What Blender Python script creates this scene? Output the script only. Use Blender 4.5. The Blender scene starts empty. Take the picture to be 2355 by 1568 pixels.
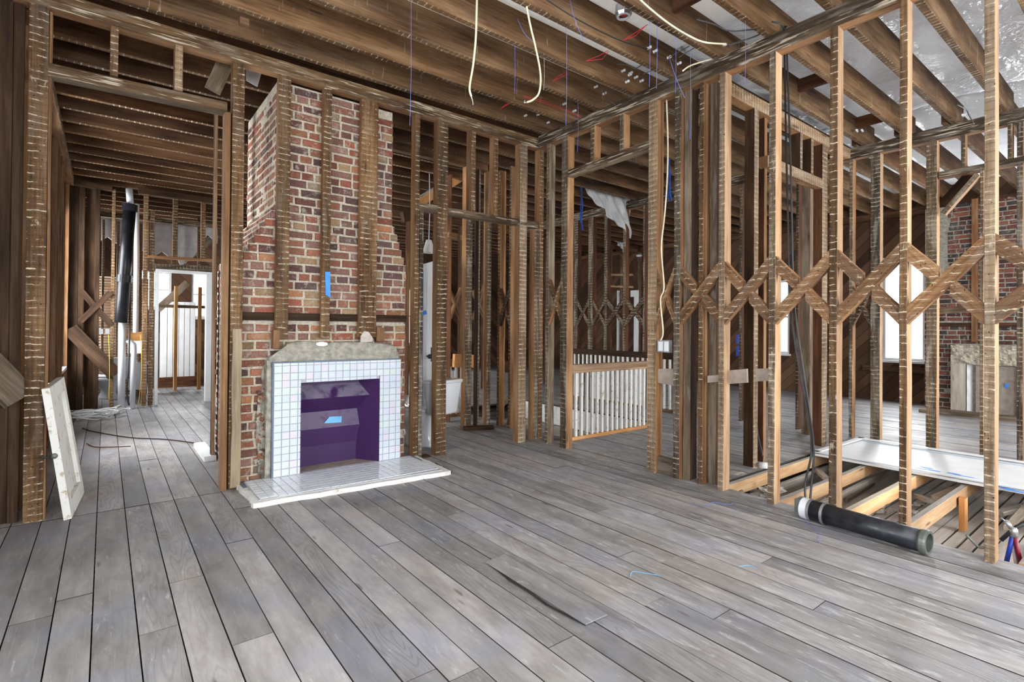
import bpy, bmesh, math, random
import numpy as np
from mathutils import Vector, Matrix, noise as mnoise
R = random.Random(7)
sc = bpy.context.scene
COL = sc.collection
# ------------------------------------------------------------------ camera (solved from the photograph's vanishing points)
FPX, YAW, PITCH, ROLL, CYP, CXP, CAMH = 1200.3, 0.66189, 0.0070067, 0.0079148, 747.0, 1177.5, 1.3
Fv = np.array([math.sin(YAW)*math.cos(PITCH), math.cos(YAW)*math.cos(PITCH), math.sin(PITCH)])
_r = np.array([math.cos(YAW), -math.sin(YAW), 0.0]); _u = np.cross(_r, Fv)
Rv = _r*math.cos(ROLL) + _u*math.sin(ROLL); Uv = -_r*math.sin(ROLL) + _u*math.cos(ROLL)
CP = np.array([0, 0, CAMH])
cd = bpy.data.cameras.new('camera'); cam = bpy.data.objects.new('camera', cd); COL.objects.link(cam)
cd.sensor_width = 36; cd.lens = FPX/2355*36; cd.shift_y = (CYP-784)/2355; cd.clip_start = 0.05; cd.clip_end = 200
cam.matrix_world = Matrix(((Rv[0], Uv[0], -Fv[0], 0), (Rv[1], Uv[1], -Fv[1], 0), (Rv[2], Uv[2], -Fv[2], CAMH), (0, 0, 0, 1)))
sc.camera = cam
def at(px, py, ax, v):
    """world point where the sight line through a photograph pixel meets the plane axis=v"""
    d = Fv*FPX + Rv*(px-CXP) - Uv*(py-CYP)
    return Vector(CP + d*((v-CP[ax])/d[ax]))
# ------------------------------------------------------------------ light: overcast sky, daylight through the windows, added attic fill lamps
sc.view_settings.view_transform = 'Standard'; sc.view_settings.look = 'None'; sc.view_settings.gamma = 1
sc.view_settings.use_curve_mapping = False; sc.view_settings.exposure = 0.15
w = bpy.data.worlds.new('world'); sc.world = w; w.use_nodes = True
w.node_tree.nodes['Background'].inputs[0].default_value = (0.93, 0.97, 1, 1)
w.node_tree.nodes['Background'].inputs[1].default_value = 3.0
def daylight(name, loc, size, direction, power, color=(0.95, 0.98, 1.0)):
    ld = bpy.data.lights.new(name, 'AREA'); ld.shape = 'RECTANGLE'; ld.size, ld.size_y = size; ld.energy = power; ld.color = color
    o = bpy.data.objects.new(name, ld); COL.objects.link(o); o.location = loc
    o.rotation_euler = Vector(direction).to_track_quat('-Z', 'Y').to_euler(); return o
WIN = [  # wall side, centre along wall, half width, z0, z1 (daylight power)
    ('back', 0.0, 0.75, 0.6, 3.0, 170), ('back', 2.6, 0.75, 0.6, 3.0, 210), ('back', 5.6, 0.6, 0.6, 3.0, 330), ('back', 9.2, 0.6, 0.6, 3.0, 220),
    ('left', 1.9, 0.6, 0.6, 2.9, 130), ('left', -1.2, 0.6, 0.6, 2.9, 130),
    ('sideleft', 9.75, 0.52, 0.68, 3.03, 130), ('sideleft', 6.9, 0.5, 0.68, 3.03, 230),
    ('right', 3.17, 0.335, 0.76, 2.7, 110), ('right', 0.2, 0.45, 0.76, 2.7, 160), ('right', 5.33, 0.12, 0.8, 2.4, 35), ('right', 7.72, 0.12, 0.8, 2.5, 35),
    ('sideleft', 12.3, 0.5, 0.7, 2.9, 190), ('far', 1.85, 0.25, 1.5, 2.6, 60), ('far', 0.9, 0.3, 1.7, 2.55, 60), ('far', 7.5, 0.5, 0.8, 2.5, 120), ('far', 4.6, 0.4, 0.8, 2.5, 90)]  # last side-left window is added to brighten the rear rooms
YB, XL, XS, XR, YF = -3.0, -1.7, -0.50, 11.65, 14.4
for gx, gd in ((-1.62, 1), (11.58, -1)): daylight('attic_fill', (gx, 0.8, 4.6), (2.2, 0.9), (gd, 0, -0.12), 330)  # unseen lamps added inside the attic to brighten the ceiling sheets from above
for gx in (1.2, 6.0, 9.5): daylight('attic_fill', (gx, -2.9, 4.6), (1.6, 0.9), (0, 1, -0.1), 330)
for i, (s, c, hw, z0, z1, pw) in enumerate(WIN):
    zc = (z0+z1)/2; sz = (hw*2, z1-z0)
    if s == 'back': daylight('daylight', (c, YB-0.35, zc), sz, (0, 1, 0), pw)
    elif s == 'left': daylight('daylight', (XL-0.35, c, zc), sz, (1, 0, 0), pw)
    elif s == 'sideleft': daylight('daylight', (XS-0.35, c, zc), sz, (1, 0, 0), pw)
    elif s == 'right': daylight('daylight', (XR+0.35, c, zc), sz, (-1, 0, 0), pw)
    else: daylight('daylight', (c, YF+0.35, zc), sz, (0, -1, 0), pw)

# ------------------------------------------------------------------ node helpers and materials
class NT:
    def __init__(s, name):
        s.m = bpy.data.materials.new(name); s.m.use_nodes = True; s.t = s.m.node_tree; s.t.nodes.clear()
        s.out = s.n('ShaderNodeOutputMaterial')
    def n(s, ty, **k):
        x = s.t.nodes.new(ty)
        for a, b in k.items(): setattr(x, a, b)
        return x
    def put(s, sock, v):
        if isinstance(v, bpy.types.NodeSocket): s.t.links.new(v, sock)
        elif isinstance(v, (tuple, list)): sock.default_value = tuple(v) + ((1,) if len(v) == 3 and len(sock.default_value) == 4 else ())
        else: sock.default_value = v
    def math(s, op, a, b=0.0, c=0.0, clamp=False):
        x = s.n('ShaderNodeMath', operation=op, use_clamp=clamp)
        s.put(x.inputs[0], a); s.put(x.inputs[1], b); s.put(x.inputs[2], c); return x.outputs[0]
    def mix(s, f, a, b, mode='MIX'):
        x = s.n('ShaderNodeMix', data_type='RGBA', blend_type=mode)
        s.put(x.inputs[0], f); s.put(x.inputs[6], a); s.put(x.inputs[7], b); return x.outputs[2]
    def ramp(s, f, *st):
        x = s.n('ShaderNodeValToRGB'); e = x.color_ramp.elements
        while len(e) < len(st): e.new(0.5)
        for q, (p, c) in zip(e, st): q.position = p; q.color = (c if isinstance(c, tuple) else (c, c, c)) + (1,)
        s.put(x.inputs[0], f); return x.outputs[0]
    def step(s, f, a, b):
        x = s.n('ShaderNodeMapRange'); x.interpolation_type = 'SMOOTHSTEP'
        s.put(x.inputs[0], f); x.inputs[1].default_value = a; x.inputs[2].default_value = b; return x.outputs[0]
    def noise(s, v, scale=1.0, det=3, rough=0.55, dist=0.0):
        x = s.n('ShaderNodeTexNoise'); s.put(x.inputs['Vector'], v); s.put(x.inputs['Scale'], scale)
        x.inputs['Detail'].default_value = det; x.inputs['Roughness'].default_value = rough; x.inputs['Distortion'].default_value = dist
        return x.outputs[0]
    def vec(s, x, y, z=0.0):
        c = s.n('ShaderNodeCombineXYZ'); s.put(c.inputs[0], x); s.put(c.inputs[1], y); s.put(c.inputs[2], z); return c.outputs[0]
    def uv(s):
        t = s.n('ShaderNodeTexCoord'); q = s.n('ShaderNodeSeparateXYZ'); s.put(q.inputs[0], t.outputs['UV']); return q.outputs[0], q.outputs[1]
    def pos(s): return s.n('ShaderNodeNewGeometry').outputs['Position']
    def objc(s): return s.n('ShaderNodeTexCoord').outputs['Object']
    def rnd(s): return s.n('ShaderNodeObjectInfo').outputs['Random']
    def attr(s, nm='Col'):
        a = s.n('ShaderNodeAttribute'); a.attribute_name = nm; return a.outputs['Color']
    def bump(s, h, st=0.3, d=0.01):
        b = s.n('ShaderNodeBump'); b.inputs['Strength'].default_value = st; b.inputs['Distance'].default_value = d; s.put(b.inputs['Height'], h); return b.outputs[0]
    def bsdf(s, color, rough=0.8, metal=0.0, normal=None, spec=0.3, **k):
        b = s.n('ShaderNodeBsdfPrincipled'); s.put(b.inputs['Base Color'], color); s.put(b.inputs['Roughness'], rough)
        b.inputs['Metallic'].default_value = metal; b.inputs['Specular IOR Level'].default_value = spec
        if normal is not None: s.put(b.inputs['Normal'], normal)
        for a, v in k.items(): s.put(b.inputs[a], v)
        s.t.links.new(b.outputs[0], s.out.inputs[0]); return b

PLASTER = (0.58, 0.50, 0.38)
def wood(name, dark, mid, light, marks=None, amount=1.0, grey=0.0):
    s = NT(name); u, v = s.uv(); um = u; r = s.rnd(); off = s.math('MULTIPLY', r, 37.0)
    fine = s.noise(s.vec(s.math('MULTIPLY', u, 2.2), s.math('MULTIPLY', v, 70.0), off), 1.0, 4, 0.65, 0.3)
    blot = s.noise(s.vec(s.math('MULTIPLY', u, 1.3), s.math('MULTIPLY', v, 7.0), off), 1.0, 4, 0.6)
    mxf = s.math('ADD', s.math('MULTIPLY', fine, 0.36), s.math('MULTIPLY', blot, 0.64))
    sat = lambda q: (q[0]*1.0, q[1]*0.975, q[2]*0.9) if q[0] > q[2]*1.35 else q
    c = s.ramp(mxf, (0.35, sat(dark)), (0.5, sat(mid)), (0.66, sat(light)))
    if grey:
        g = s.noise(s.vec(s.math('MULTIPLY', u, 3.0), s.math('MULTIPLY', v, 16.0), s.math('ADD', off, 5.0)), 1.0, 4, 0.6)
        c = s.mix(s.math('MULTIPLY', s.step(g, 0.5, 0.66), grey), c, (0.27, 0.24, 0.2))
    c = s.mix(1.0, c, s.ramp(s.math('FRACT', s.math('MULTIPLY', r, 9.7)), (0.0, (0.72, 0.72, 0.74)), (0.5, (1.0, 0.98, 0.96)), (1.0, (1.25, 1.16, 1.05))), 'MULTIPLY')
    # knots
    vo = s.n('ShaderNodeTexVoronoi'); s.put(vo.inputs['Vector'], s.vec(s.math('MULTIPLY', u, 1.4), s.math('MULTIPLY', v, 9.0), off)); vo.inputs['Scale'].default_value = 1
    c = s.mix(s.math('MULTIPLY', s.step(vo.outputs['Distance'], 0.13, 0.05), 0.7), c, (0.035, 0.02, 0.012))
    h = mxf
    if marks == 'lathz':
        q_ = s.n('ShaderNodeSeparateXYZ'); s.put(q_.inputs[0], s.pos()); um = q_.outputs[2]; marks = 'lath'
    if marks == 'lath':   # plaster keys left between the laths
        j = s.noise(s.vec(s.math('MULTIPLY', u, 5.0), s.math('MULTIPLY', v, 3.0), off), 1.0, 2)
        wav = s.noise(s.vec(s.math('MULTIPLY', u, 30.0), s.math('MULTIPLY', v, 30.0), off), 1.0, 2)
        fr = s.math('FRACT', s.math('ADD', s.math('ADD', s.math('MULTIPLY', um, 20.5), s.math('MULTIPLY', j, 0.9)), s.math('ADD', off, s.math('MULTIPLY', wav, 0.35))))
        wd = s.math('MULTIPLY', s.noise(s.vec(s.math('MULTIPLY', u, 4.0), s.math('MULTIPLY', v, 5.0), s.math('ADD', off, 3.0)), 1.0, 3), 0.36)
        st = s.step(s.math('SUBTRACT', s.math('ADD', wd, -0.05), fr), -0.03, 0.05)
        pt = s.step(s.noise(s.vec(s.math('MULTIPLY', u, 9.0), s.math('MULTIPLY', v, 16.0), off), 1.0, 4, 0.65), 0.43, 0.59)
        msk = s.math('MULTIPLY', s.math('MULTIPLY', st, pt), amount)
        sp = s.step(s.noise(s.vec(s.math('MULTIPLY', u, 9.0), s.math('MULTIPLY', v, 18.0), s.math('ADD', off, 9.0)), 1.0, 4, 0.7), 0.64, 0.72)
        msk = s.math('MAXIMUM', msk, s.math('MULTIPLY', sp, 0.5*amount))
        dk = s.math('MULTIPLY', s.step(s.math('ABSOLUTE', s.math('SUBTRACT', fr, 0.62)), 0.12, 0.02), 0.35)
        c = s.mix(dk, c, (0.03, 0.02, 0.012)); c = s.mix(msk, c, PLASTER); h = s.math('ADD', h, msk)
        nv = s.n('ShaderNodeTexVoronoi'); s.put(nv.inputs['Vector'], s.vec(s.math('MULTIPLY', u, 24.0), s.math('MULTIPLY', v, 24.0), off)); nv.inputs['Scale'].default_value = 1
        c = s.mix(s.step(nv.outputs['Distance'], 0.13, 0.07), c, (0.01, 0.008, 0.006))
    if marks == 'streak':
        a = s.noise(s.vec(s.math('MULTIPLY', u, 3.5), s.math('MULTIPLY', v, 55.0), off), 1.0, 3, 0.6)
        b = s.noise(s.vec(s.math('MULTIPLY', u, 2.0), s.math('MULTIPLY', v, 2.0), s.math('ADD', off, 4.0)), 1.0, 2)
        msk = s.math('MULTIPLY', s.step(s.math('ADD', a, s.math('MULTIPLY', s.math('SUBTRACT', b, 0.5), 0.35)), 0.56, 0.64), amount)
        c = s.mix(msk, c, PLASTER); h = s.math('ADD', h, msk)
    if marks == 'drip':
        a = s.noise(s.vec(s.math('MULTIPLY', u, 30.0), s.math('MULTIPLY', v, 3.0), off), 1.0, 2)
        c = s.mix(s.math('MULTIPLY', s.step(a, 0.68, 0.74), 0.5*amount), c, PLASTER)
    s.bsdf(c, 0.85, normal=s.bump(h, 0.35, 0.004), spec=0.2)
    return s.m
M = {}
M['lath'] = wood('wood_lath_face', (0.038, 0.021, 0.011), (0.125, 0.072, 0.037), (0.25, 0.155, 0.085), 'lath', 0.9, 0.2)
M['lathb'] = wood('wood_brace_lath_face', (0.07, 0.038, 0.02), (0.19, 0.108, 0.06), (0.33, 0.21, 0.125), 'lathz', 0.9, 0.3)
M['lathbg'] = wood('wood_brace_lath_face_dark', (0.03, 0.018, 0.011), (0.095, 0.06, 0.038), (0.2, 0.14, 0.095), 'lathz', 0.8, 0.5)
M['lathg'] = wood('wood_lath_face_grey', (0.035, 0.026, 0.019), (0.10, 0.076, 0.055), (0.22, 0.18, 0.14), 'lath', 0.8, 0.8)
M['lathp'] = wood('wood_lath_face_pale', (0.10, 0.065, 0.04), (0.22, 0.155, 0.105), (0.36, 0.28, 0.2), 'lath', 0.8, 0.5)
M['side'] = wood('wood_side', (0.13, 0.065, 0.03), (0.26, 0.14, 0.072), (0.40, 0.25, 0.14))
M['sidep'] = wood('wood_side_pale', (0.23, 0.13, 0.075), (0.39, 0.255, 0.16), (0.54, 0.40, 0.28))
M['sidem'] = wood('wood_side_mid', (0.09, 0.045, 0.022), (0.19, 0.10, 0.052), (0.32, 0.2, 0.115), None, 1, 0.2)
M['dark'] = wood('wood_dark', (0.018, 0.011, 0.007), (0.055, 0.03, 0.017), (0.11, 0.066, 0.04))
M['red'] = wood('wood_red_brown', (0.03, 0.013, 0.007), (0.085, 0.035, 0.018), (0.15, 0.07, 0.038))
M['joist'] = wood('wood_joist', (0.05, 0.028, 0.014), (0.13, 0.075, 0.04), (0.25, 0.16, 0.092), 'drip', 0.6, 0.1)
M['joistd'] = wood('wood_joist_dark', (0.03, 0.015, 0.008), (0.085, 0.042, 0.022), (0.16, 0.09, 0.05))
M['plate'] = wood('wood_plate', (0.03, 0.018, 0.01), (0.10, 0.062, 0.034), (0.2, 0.13, 0.075), 'streak', 0.8, 0.35)
M['plated'] = wood('wood_plate_dark', (0.02, 0.014, 0.01), (0.06, 0.042, 0.029), (0.15, 0.115, 0.085), 'streak', 0.75, 0.5)
M['rough'] = wood('wood_rough_grey', (0.06, 0.045, 0.032), (0.15, 0.115, 0.085), (0.3, 0.25, 0.2), None, 1, 0.5)
M['new'] = wood('wood_new_lumber', (0.42, 0.24, 0.12), (0.58, 0.37, 0.21), (0.70, 0.5, 0.32))
M['newo'] = wood('wood_orange_lumber', (0.33, 0.15, 0.06), (0.5, 0.26, 0.11), (0.62, 0.38, 0.19))
M['dust'] = wood('wood_dusty', (0.28, 0.25, 0.21), (0.45, 0.41, 0.36), (0.62, 0.58, 0.52), None, 1, 0.3)

M['crust'] = wood('wood_plaster_crusted', (0.17, 0.135, 0.095), (0.29, 0.24, 0.175), (0.42, 0.36, 0.28))
M['lathdust'] = wood('wood_chalky_lath', (0.42, 0.38, 0.33), (0.6, 0.55, 0.49), (0.76, 0.72, 0.66))
def simple(name, col, rough=0.5, metal=0.0, bump=0.0, scale=8.0, vary=0.15, spec=0.4, **k):
    s = NT(name); o = s.objc(); n = s.noise(o, scale, 4)
    d = tuple(max(0, x*(1-vary)) for x in col); l = tuple(min(1, x*(1+vary)) for x in col)
    s.bsdf(s.ramp(n, (0.3, d), (0.7, l)), rough, metal, s.bump(n, bump, 0.01) if bump else None, spec, **k); return s.m
M['mortar'] = simple('mortar', (0.44, 0.39, 0.31), 0.95, 0, 0.8, 40, 0.3)
M['mortarg'] = simple('grey_mortar', (0.33, 0.31, 0.26), 0.95, 0, 1.0, 22, 0.35)
M['white'] = simple('white_paint', (0.72, 0.73, 0.74), 0.45, 0, 0.05, 6, 0.06)
M['plaster'] = simple('old_plaster', (0.66, 0.66, 0.66), 0.9, 0, 0.3, 9, 0.15)
M['porc'] = simple('porcelain', (0.74, 0.76, 0.79), 0.12, 0, 0, 4, 0.04, 0.6)
M['pvc'] = simple('white_pvc', (0.72, 0.74, 0.78), 0.35, 0, 0, 4, 0.05)
M['blackpvc'] = simple('black_pvc', (0.012, 0.013, 0.016), 0.3, 0, 0.05, 12, 0.5)
M['blackcable'] = simple('black_cable', (0.03, 0.032, 0.036), 0.4)
M['romex'] = simple('cream_cable', (0.72, 0.64, 0.46), 0.45)
M['string'] = simple('blue_string', (0.16, 0.22, 0.62), 0.7)
M['redwire'] = simple('red_wire', (0.5, 0.015, 0.03), 0.4)
M['tape'] = simple('blue_tape', (0.05, 0.26, 0.78), 0.6, 0, 0.05, 14, 0.15)
M['rope'] = simple('blue_rope', (0.02, 0.09, 0.42), 0.8)
M['chip'] = simple('dull_plaster', (0.5, 0.45, 0.4), 0.9, 0, 0.4, 20, 0.2)
M['tapel'] = simple('light_blue_tape', (0.16, 0.46, 0.78), 0.6, 0, 0.05, 14, 0.15)
M['metal'] = simple('grey_metal', (0.5, 0.52, 0.54), 0.35, 0.8)
M['dmetal'] = simple('dark_metal', (0.05, 0.055, 0.06), 0.4, 0.6)
M['brass'] = simple('brass', (0.55, 0.4, 0.16), 0.3, 0.9)
M['slate'] = simple('blue_grey_edge', (0.13, 0.17, 0.23), 0.6)
M['redin'] = simple('red_plastic', (0.6, 0.03, 0.04), 0.4)
M['bluep'] = simple('blue_enamel', (0.02, 0.05, 0.38), 0.35)
M['redp'] = simple('dark_red_enamel', (0.22, 0.012, 0.03), 0.35)
M['foam'] = simple('white_foam', (0.8, 0.8, 0.78), 0.8, 0, 0.6, 30)
M['yellow'] = simple('yellow_wire', (0.7, 0.5, 0.05), 0.5)
M['green'] = simple('grey_green_metal', (0.17, 0.19, 0.17), 0.4, 0.5)
M['greyw'] = simple('grey_wood_board', (0.33, 0.27, 0.23), 0.8, 0, 0.2, 14, 0.2)
M['lampw'] = simple('white_shade', (0.78, 0.76, 0.7), 0.5)
M['debris'] = simple('rubble', (0.44, 0.40, 0.35), 0.95, 0, 0.8, 30, 0.4)
M['groove'] = simple('painted_gap_shade', (0.045, 0.036, 0.028), 0.95)  # plank sides painted dark so the floor gaps read as shade
M['void'] = simple('dark_underside', (0.02, 0.014, 0.01), 0.95)
def mk_iron():
    s = NT('cast_iron_pipe'); o = s.objc(); n = s.noise(o, 6, 5, 0.65); n2 = s.noise(o, 30, 4)
    c = s.ramp(n, (0.42, (0.012, 0.014, 0.02)), (0.58, (0.03, 0.032, 0.04)), (0.72, (0.13, 0.115, 0.09)))
    s.bsdf(c, s.ramp(n, (0.4, 0.28), (0.7, 0.7)), 0.0, s.bump(n2, 0.25, 0.004), 0.5); return s.m
M['iron'] = mk_iron()
def mk_whitewash():
    s = NT('dirty_white_paint'); o = s.objc(); n = s.noise(o, 14, 5, 0.7); n2 = s.noise(o, 4, 3)
    c = s.mix(s.step(n, 0.56, 0.66), (0.74, 0.73, 0.70), (0.42, 0.36, 0.24)); c = s.mix(s.math('MULTIPLY', s.step(n2, 0.55, 0.7), 0.35), c, (0.5, 0.47, 0.4))
    s.bsdf(c, 0.6, normal=s.bump(n, 0.3, 0.004)); return s.m
M['oldwhite'] = mk_whitewash()
def mk_brick():
    s = NT('old_brick'); o = s.pos(); a = s.attr(); n = s.noise(o, 16, 5, 0.7); n2 = s.noise(o, 60, 4, 0.6); n3 = s.noise(o, 5, 3)
    c = s.mix(1.0, a, s.ramp(n2, (0.3, 0.7), (0.7, 1.25)), 'MULTIPLY')
    c = s.mix(s.math('MULTIPLY', s.step(n, 0.54, 0.66), 0.6), c, (0.38, 0.345, 0.285))
    c = s.mix(s.math('MULTIPLY', s.step(n3, 0.55, 0.75), 0.3), c, (0.30, 0.26, 0.22))
    s.bsdf(c, 0.92, normal=s.bump(s.math('ADD', n2, n), 0.6, 0.006), spec=0.15); return s.m
M['brick'] = mk_brick()
def mk_tile():
    s = NT('pearl_tile'); a = s.attr(); o = s.pos()
    s.bsdf(s.mix(s.math('ADD', s.math('MULTIPLY', s.noise(o, 25, 3), 0.3), 0.38), a, (0.66, 0.71, 0.79)), 0.12, spec=0.6); return s.m
M['tile'] = mk_tile()
M['grout'] = simple('white_grout', (0.40, 0.41, 0.43), 0.8)
def mk_purple():
    s = NT('purple_paint'); o = s.pos(); q = s.n('ShaderNodeSeparateXYZ'); s.put(q.inputs[0], s.n('ShaderNodeNewGeometry').outputs['Normal'])
    n = s.noise(o, 7, 4, 0.6)
    dust = s.math('MULTIPLY', s.step(q.outputs[2], 0.02, 0.35), s.step(n, 0.3, 0.5))   # ash settled on the upward-facing slopes
    c = s.mix(s.math('MULTIPLY', dust, 0.75), (0.048, 0.016, 0.085), (0.24, 0.21, 0.28))
    s.bsdf(c, 0.5, normal=s.bump(n, 0.15, 0.01), spec=0.35); return s.m
M['purple'] = mk_purple()
def mk_sheet(name, alpha, col, rough, trans=0.0):
    s = NT(name); o = s.pos(); n = s.noise(o, 2.2, 3, 0.5, 1.2); n2 = s.noise(o, 9, 3, 0.5, 2.0)
    b = s.bump(s.math('ADD', n, s.math('MULTIPLY', n2, 0.35)), 0.9, 0.06)
    p = s.bsdf(col, rough, normal=b, spec=0.7)
    if alpha < 1: p.inputs['Alpha'].default_value = alpha
    if trans:
        tr = s.n('ShaderNodeBsdfTranslucent'); s.put(tr.inputs['Color'], col); mx = s.n('ShaderNodeMixShader'); mx.inputs[0].default_value = trans
        s.put(mx.inputs[1], p.outputs[0]); s.put(mx.inputs[2], tr.outputs[0]); s.t.links.new(mx.outputs[0], s.out.inputs[0])
    return s.m
M['sheet'] = mk_sheet('ceiling_poly_sheet', 1, (0.62, 0.64, 0.68), 0.2, 0.22)
M['sheetw'] = mk_sheet('ceiling_white_paper', 1, (0.86, 0.85, 0.84), 0.5, 0.4)
M['cling'] = mk_sheet('hanging_poly_sheet', 0.75, (0.62, 0.63, 0.64), 0.22)
def mk_glass():
    s = NT('window_glass'); t = s.n('ShaderNodeBsdfTransparent'); g = s.n('ShaderNodeBsdfGlossy'); g.inputs['Roughness'].default_value = 0.05
    m = s.n('ShaderNodeMixShader'); m.inputs[0].default_value = 0.06; s.put(m.inputs[1], t.outputs[0]); s.put(m.inputs[2], g.outputs[0])
    s.t.links.new(m.outputs[0], s.out.inputs[0]); return s.m
M['glass'] = mk_glass()
def mk_floor():
    s = NT('weathered_floor'); u, v = s.uv(); a = s.attr(); p = s.pos()
    q = s.n('ShaderNodeSeparateXYZ'); s.put(q.inputs[0], a)
    off = s.math('MULTIPLY', q.outputs[2], 50.0)
    # growth rings cut by the saw: elongated contour bands
    base = s.noise(s.vec(s.math('MULTIPLY', u, 0.9), s.math('MULTIPLY', v, 5.0), off), 1.0, 2, 0.5, 0.4)
    rings = s.math('SINE', s.math('MULTIPLY', base, s.math('ADD', 60.0, s.math('MULTIPLY', q.outputs[1], 70.0))))
    ring = s.step(rings, 0.2, 0.95)
    fine = s.noise(s.vec(s.math('MULTIPLY', u, 3.0), s.math('MULTIPLY', v, 110.0), off), 1.0, 4, 0.65, 0.4)
    big = s.noise(p, 1.6, 5, 0.65, 0.3); big2 = s.noise(p, 0.9, 3, 0.6); med = s.noise(s.vec(s.math('MULTIPLY', u, 2.5), s.math('MULTIPLY', v, 8.0), off), 1.0, 5, 0.65)
    c = s.ramp(med, (0.3, (0.17, 0.16, 0.155)), (0.5, (0.265, 0.253, 0.248)), (0.7, (0.36, 0.348, 0.342)))
    c = s.mix(s.math('MULTIPLY', s.step(big, 0.45, 0.65), 0.5), c, (0.245, 0.26, 0.33))        # bluish bloom
    c = s.mix(s.math('MULTIPLY', s.step(big2, 0.55, 0.7), 0.3), c, (0.30, 0.25, 0.20))        # warm worn patches
    c = s.mix(1.0, c, s.ramp(q.outputs[0], (0.0, (0.74, 0.74, 0.75)), (1.0, (1.26, 1.24, 1.22))), 'MULTIPLY')
    c = s.mix(s.math('MULTIPLY', ring, s.math('MULTIPLY', s.step(fine, 0.3, 0.6), s.math('MULTIPLY', s.step(q.outputs[1], 0.15, 0.8), 0.42))), c, (0.10, 0.092, 0.088))
    c = s.mix(s.math('MULTIPLY', s.step(fine, 0.55, 0.75), 0.35), c, (0.40, 0.39, 0.38))
    q3 = s.n('ShaderNodeSeparateXYZ'); s.put(q3.inputs[0], p)
    more = s.math('MULTIPLY', s.step(q3.outputs[0], 0.8, 3.2), 0.07)
    wp = s.noise(s.vec(s.math('MULTIPLY', u, 5.0), s.math('MULTIPLY', v, 22.0), off), 1.0, 6, 0.75, 0.3)
    c = s.mix(s.math('MULTIPLY', s.step(s.math('ADD', wp, more), 0.58, 0.74), 0.75), c, (0.53, 0.515, 0.505))    # plaster dust trodden into the grain
    vo = s.n('ShaderNodeTexVoronoi'); s.put(vo.inputs['Vector'], s.vec(s.math('MULTIPLY', u, 1.6), s.math('MULTIPLY', v, 8.0), off)); vo.inputs['Scale'].default_value = 1
    c = s.mix(s.math('MULTIPLY', s.step(vo.outputs['Distance'], 0.10, 0.04), 0.7), c, (0.07, 0.05, 0.04))
    h = s.math('ADD', s.math('MULTIPLY', ring, -0.5), fine)
    s.bsdf(c, s.ramp(big, (0.3, 0.42), (0.7, 0.65)), normal=s.bump(h, 0.22, 0.003), spec=0.4); return s.m
M['floor'] = mk_floor()
def mk_sheath():
    s = NT('diagonal_sheathing'); q = s.n('ShaderNodeSeparateXYZ'); s.put(q.inputs[0], s.pos())
    d = s.math('ADD', s.math('ADD', q.outputs[0], q.outputs[1]), q.outputs[2]); k = s.math('MULTIPLY', d, 4.6)
    fr = s.math('FRACT', k); idx = s.math('FLOOR', k)
    n = s.noise(s.vec(idx, s.math('MULTIPLY', s.math('SUBTRACT', q.outputs[2], q.outputs[1]), 0.12), 0), 2.3, 2)
    c = s.ramp(n, (0.3, (0.035, 0.015, 0.008)), (0.5, (0.085, 0.042, 0.022)), (0.7, (0.16, 0.09, 0.05)))
    c = s.mix(s.step(s.math('ABSOLUTE', s.math('SUBTRACT', fr, 0.5)), 0.46, 0.49), c, (0.01, 0.007, 0.005)); s.bsdf(c, 0.9); return s.m
M['sheath'] = mk_sheath()
def mk_vboards():
    s = NT('vertical_boards'); q = s.n('ShaderNodeSeparateXYZ'); s.put(q.inputs[0], s.pos())
    k = s.math('MULTIPLY', s.math('ADD', q.outputs[0], q.outputs[1]), 4.5); fr = s.math('FRACT', k); idx = s.math('FLOOR', k)
    n = s.noise(s.vec(s.math('MULTIPLY', s.math('ADD', q.outputs[0], q.outputs[1]), 30.0), s.math('MULTIPLY', q.outputs[2], 1.5), idx), 1.0, 4, 0.6)
    c = s.ramp(n, (0.3, (0.02, 0.012, 0.008)), (0.5, (0.065, 0.038, 0.024)), (0.72, (0.14, 0.10, 0.075)))
    c = s.mix(s.step(s.math('ABSOLUTE', s.math('SUBTRACT', fr, 0.5)), 0.47, 0.49), c, (0.004, 0.003, 0.002)); s.bsdf(c, 0.9); return s.m
M['vboards'] = mk_vboards()

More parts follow.
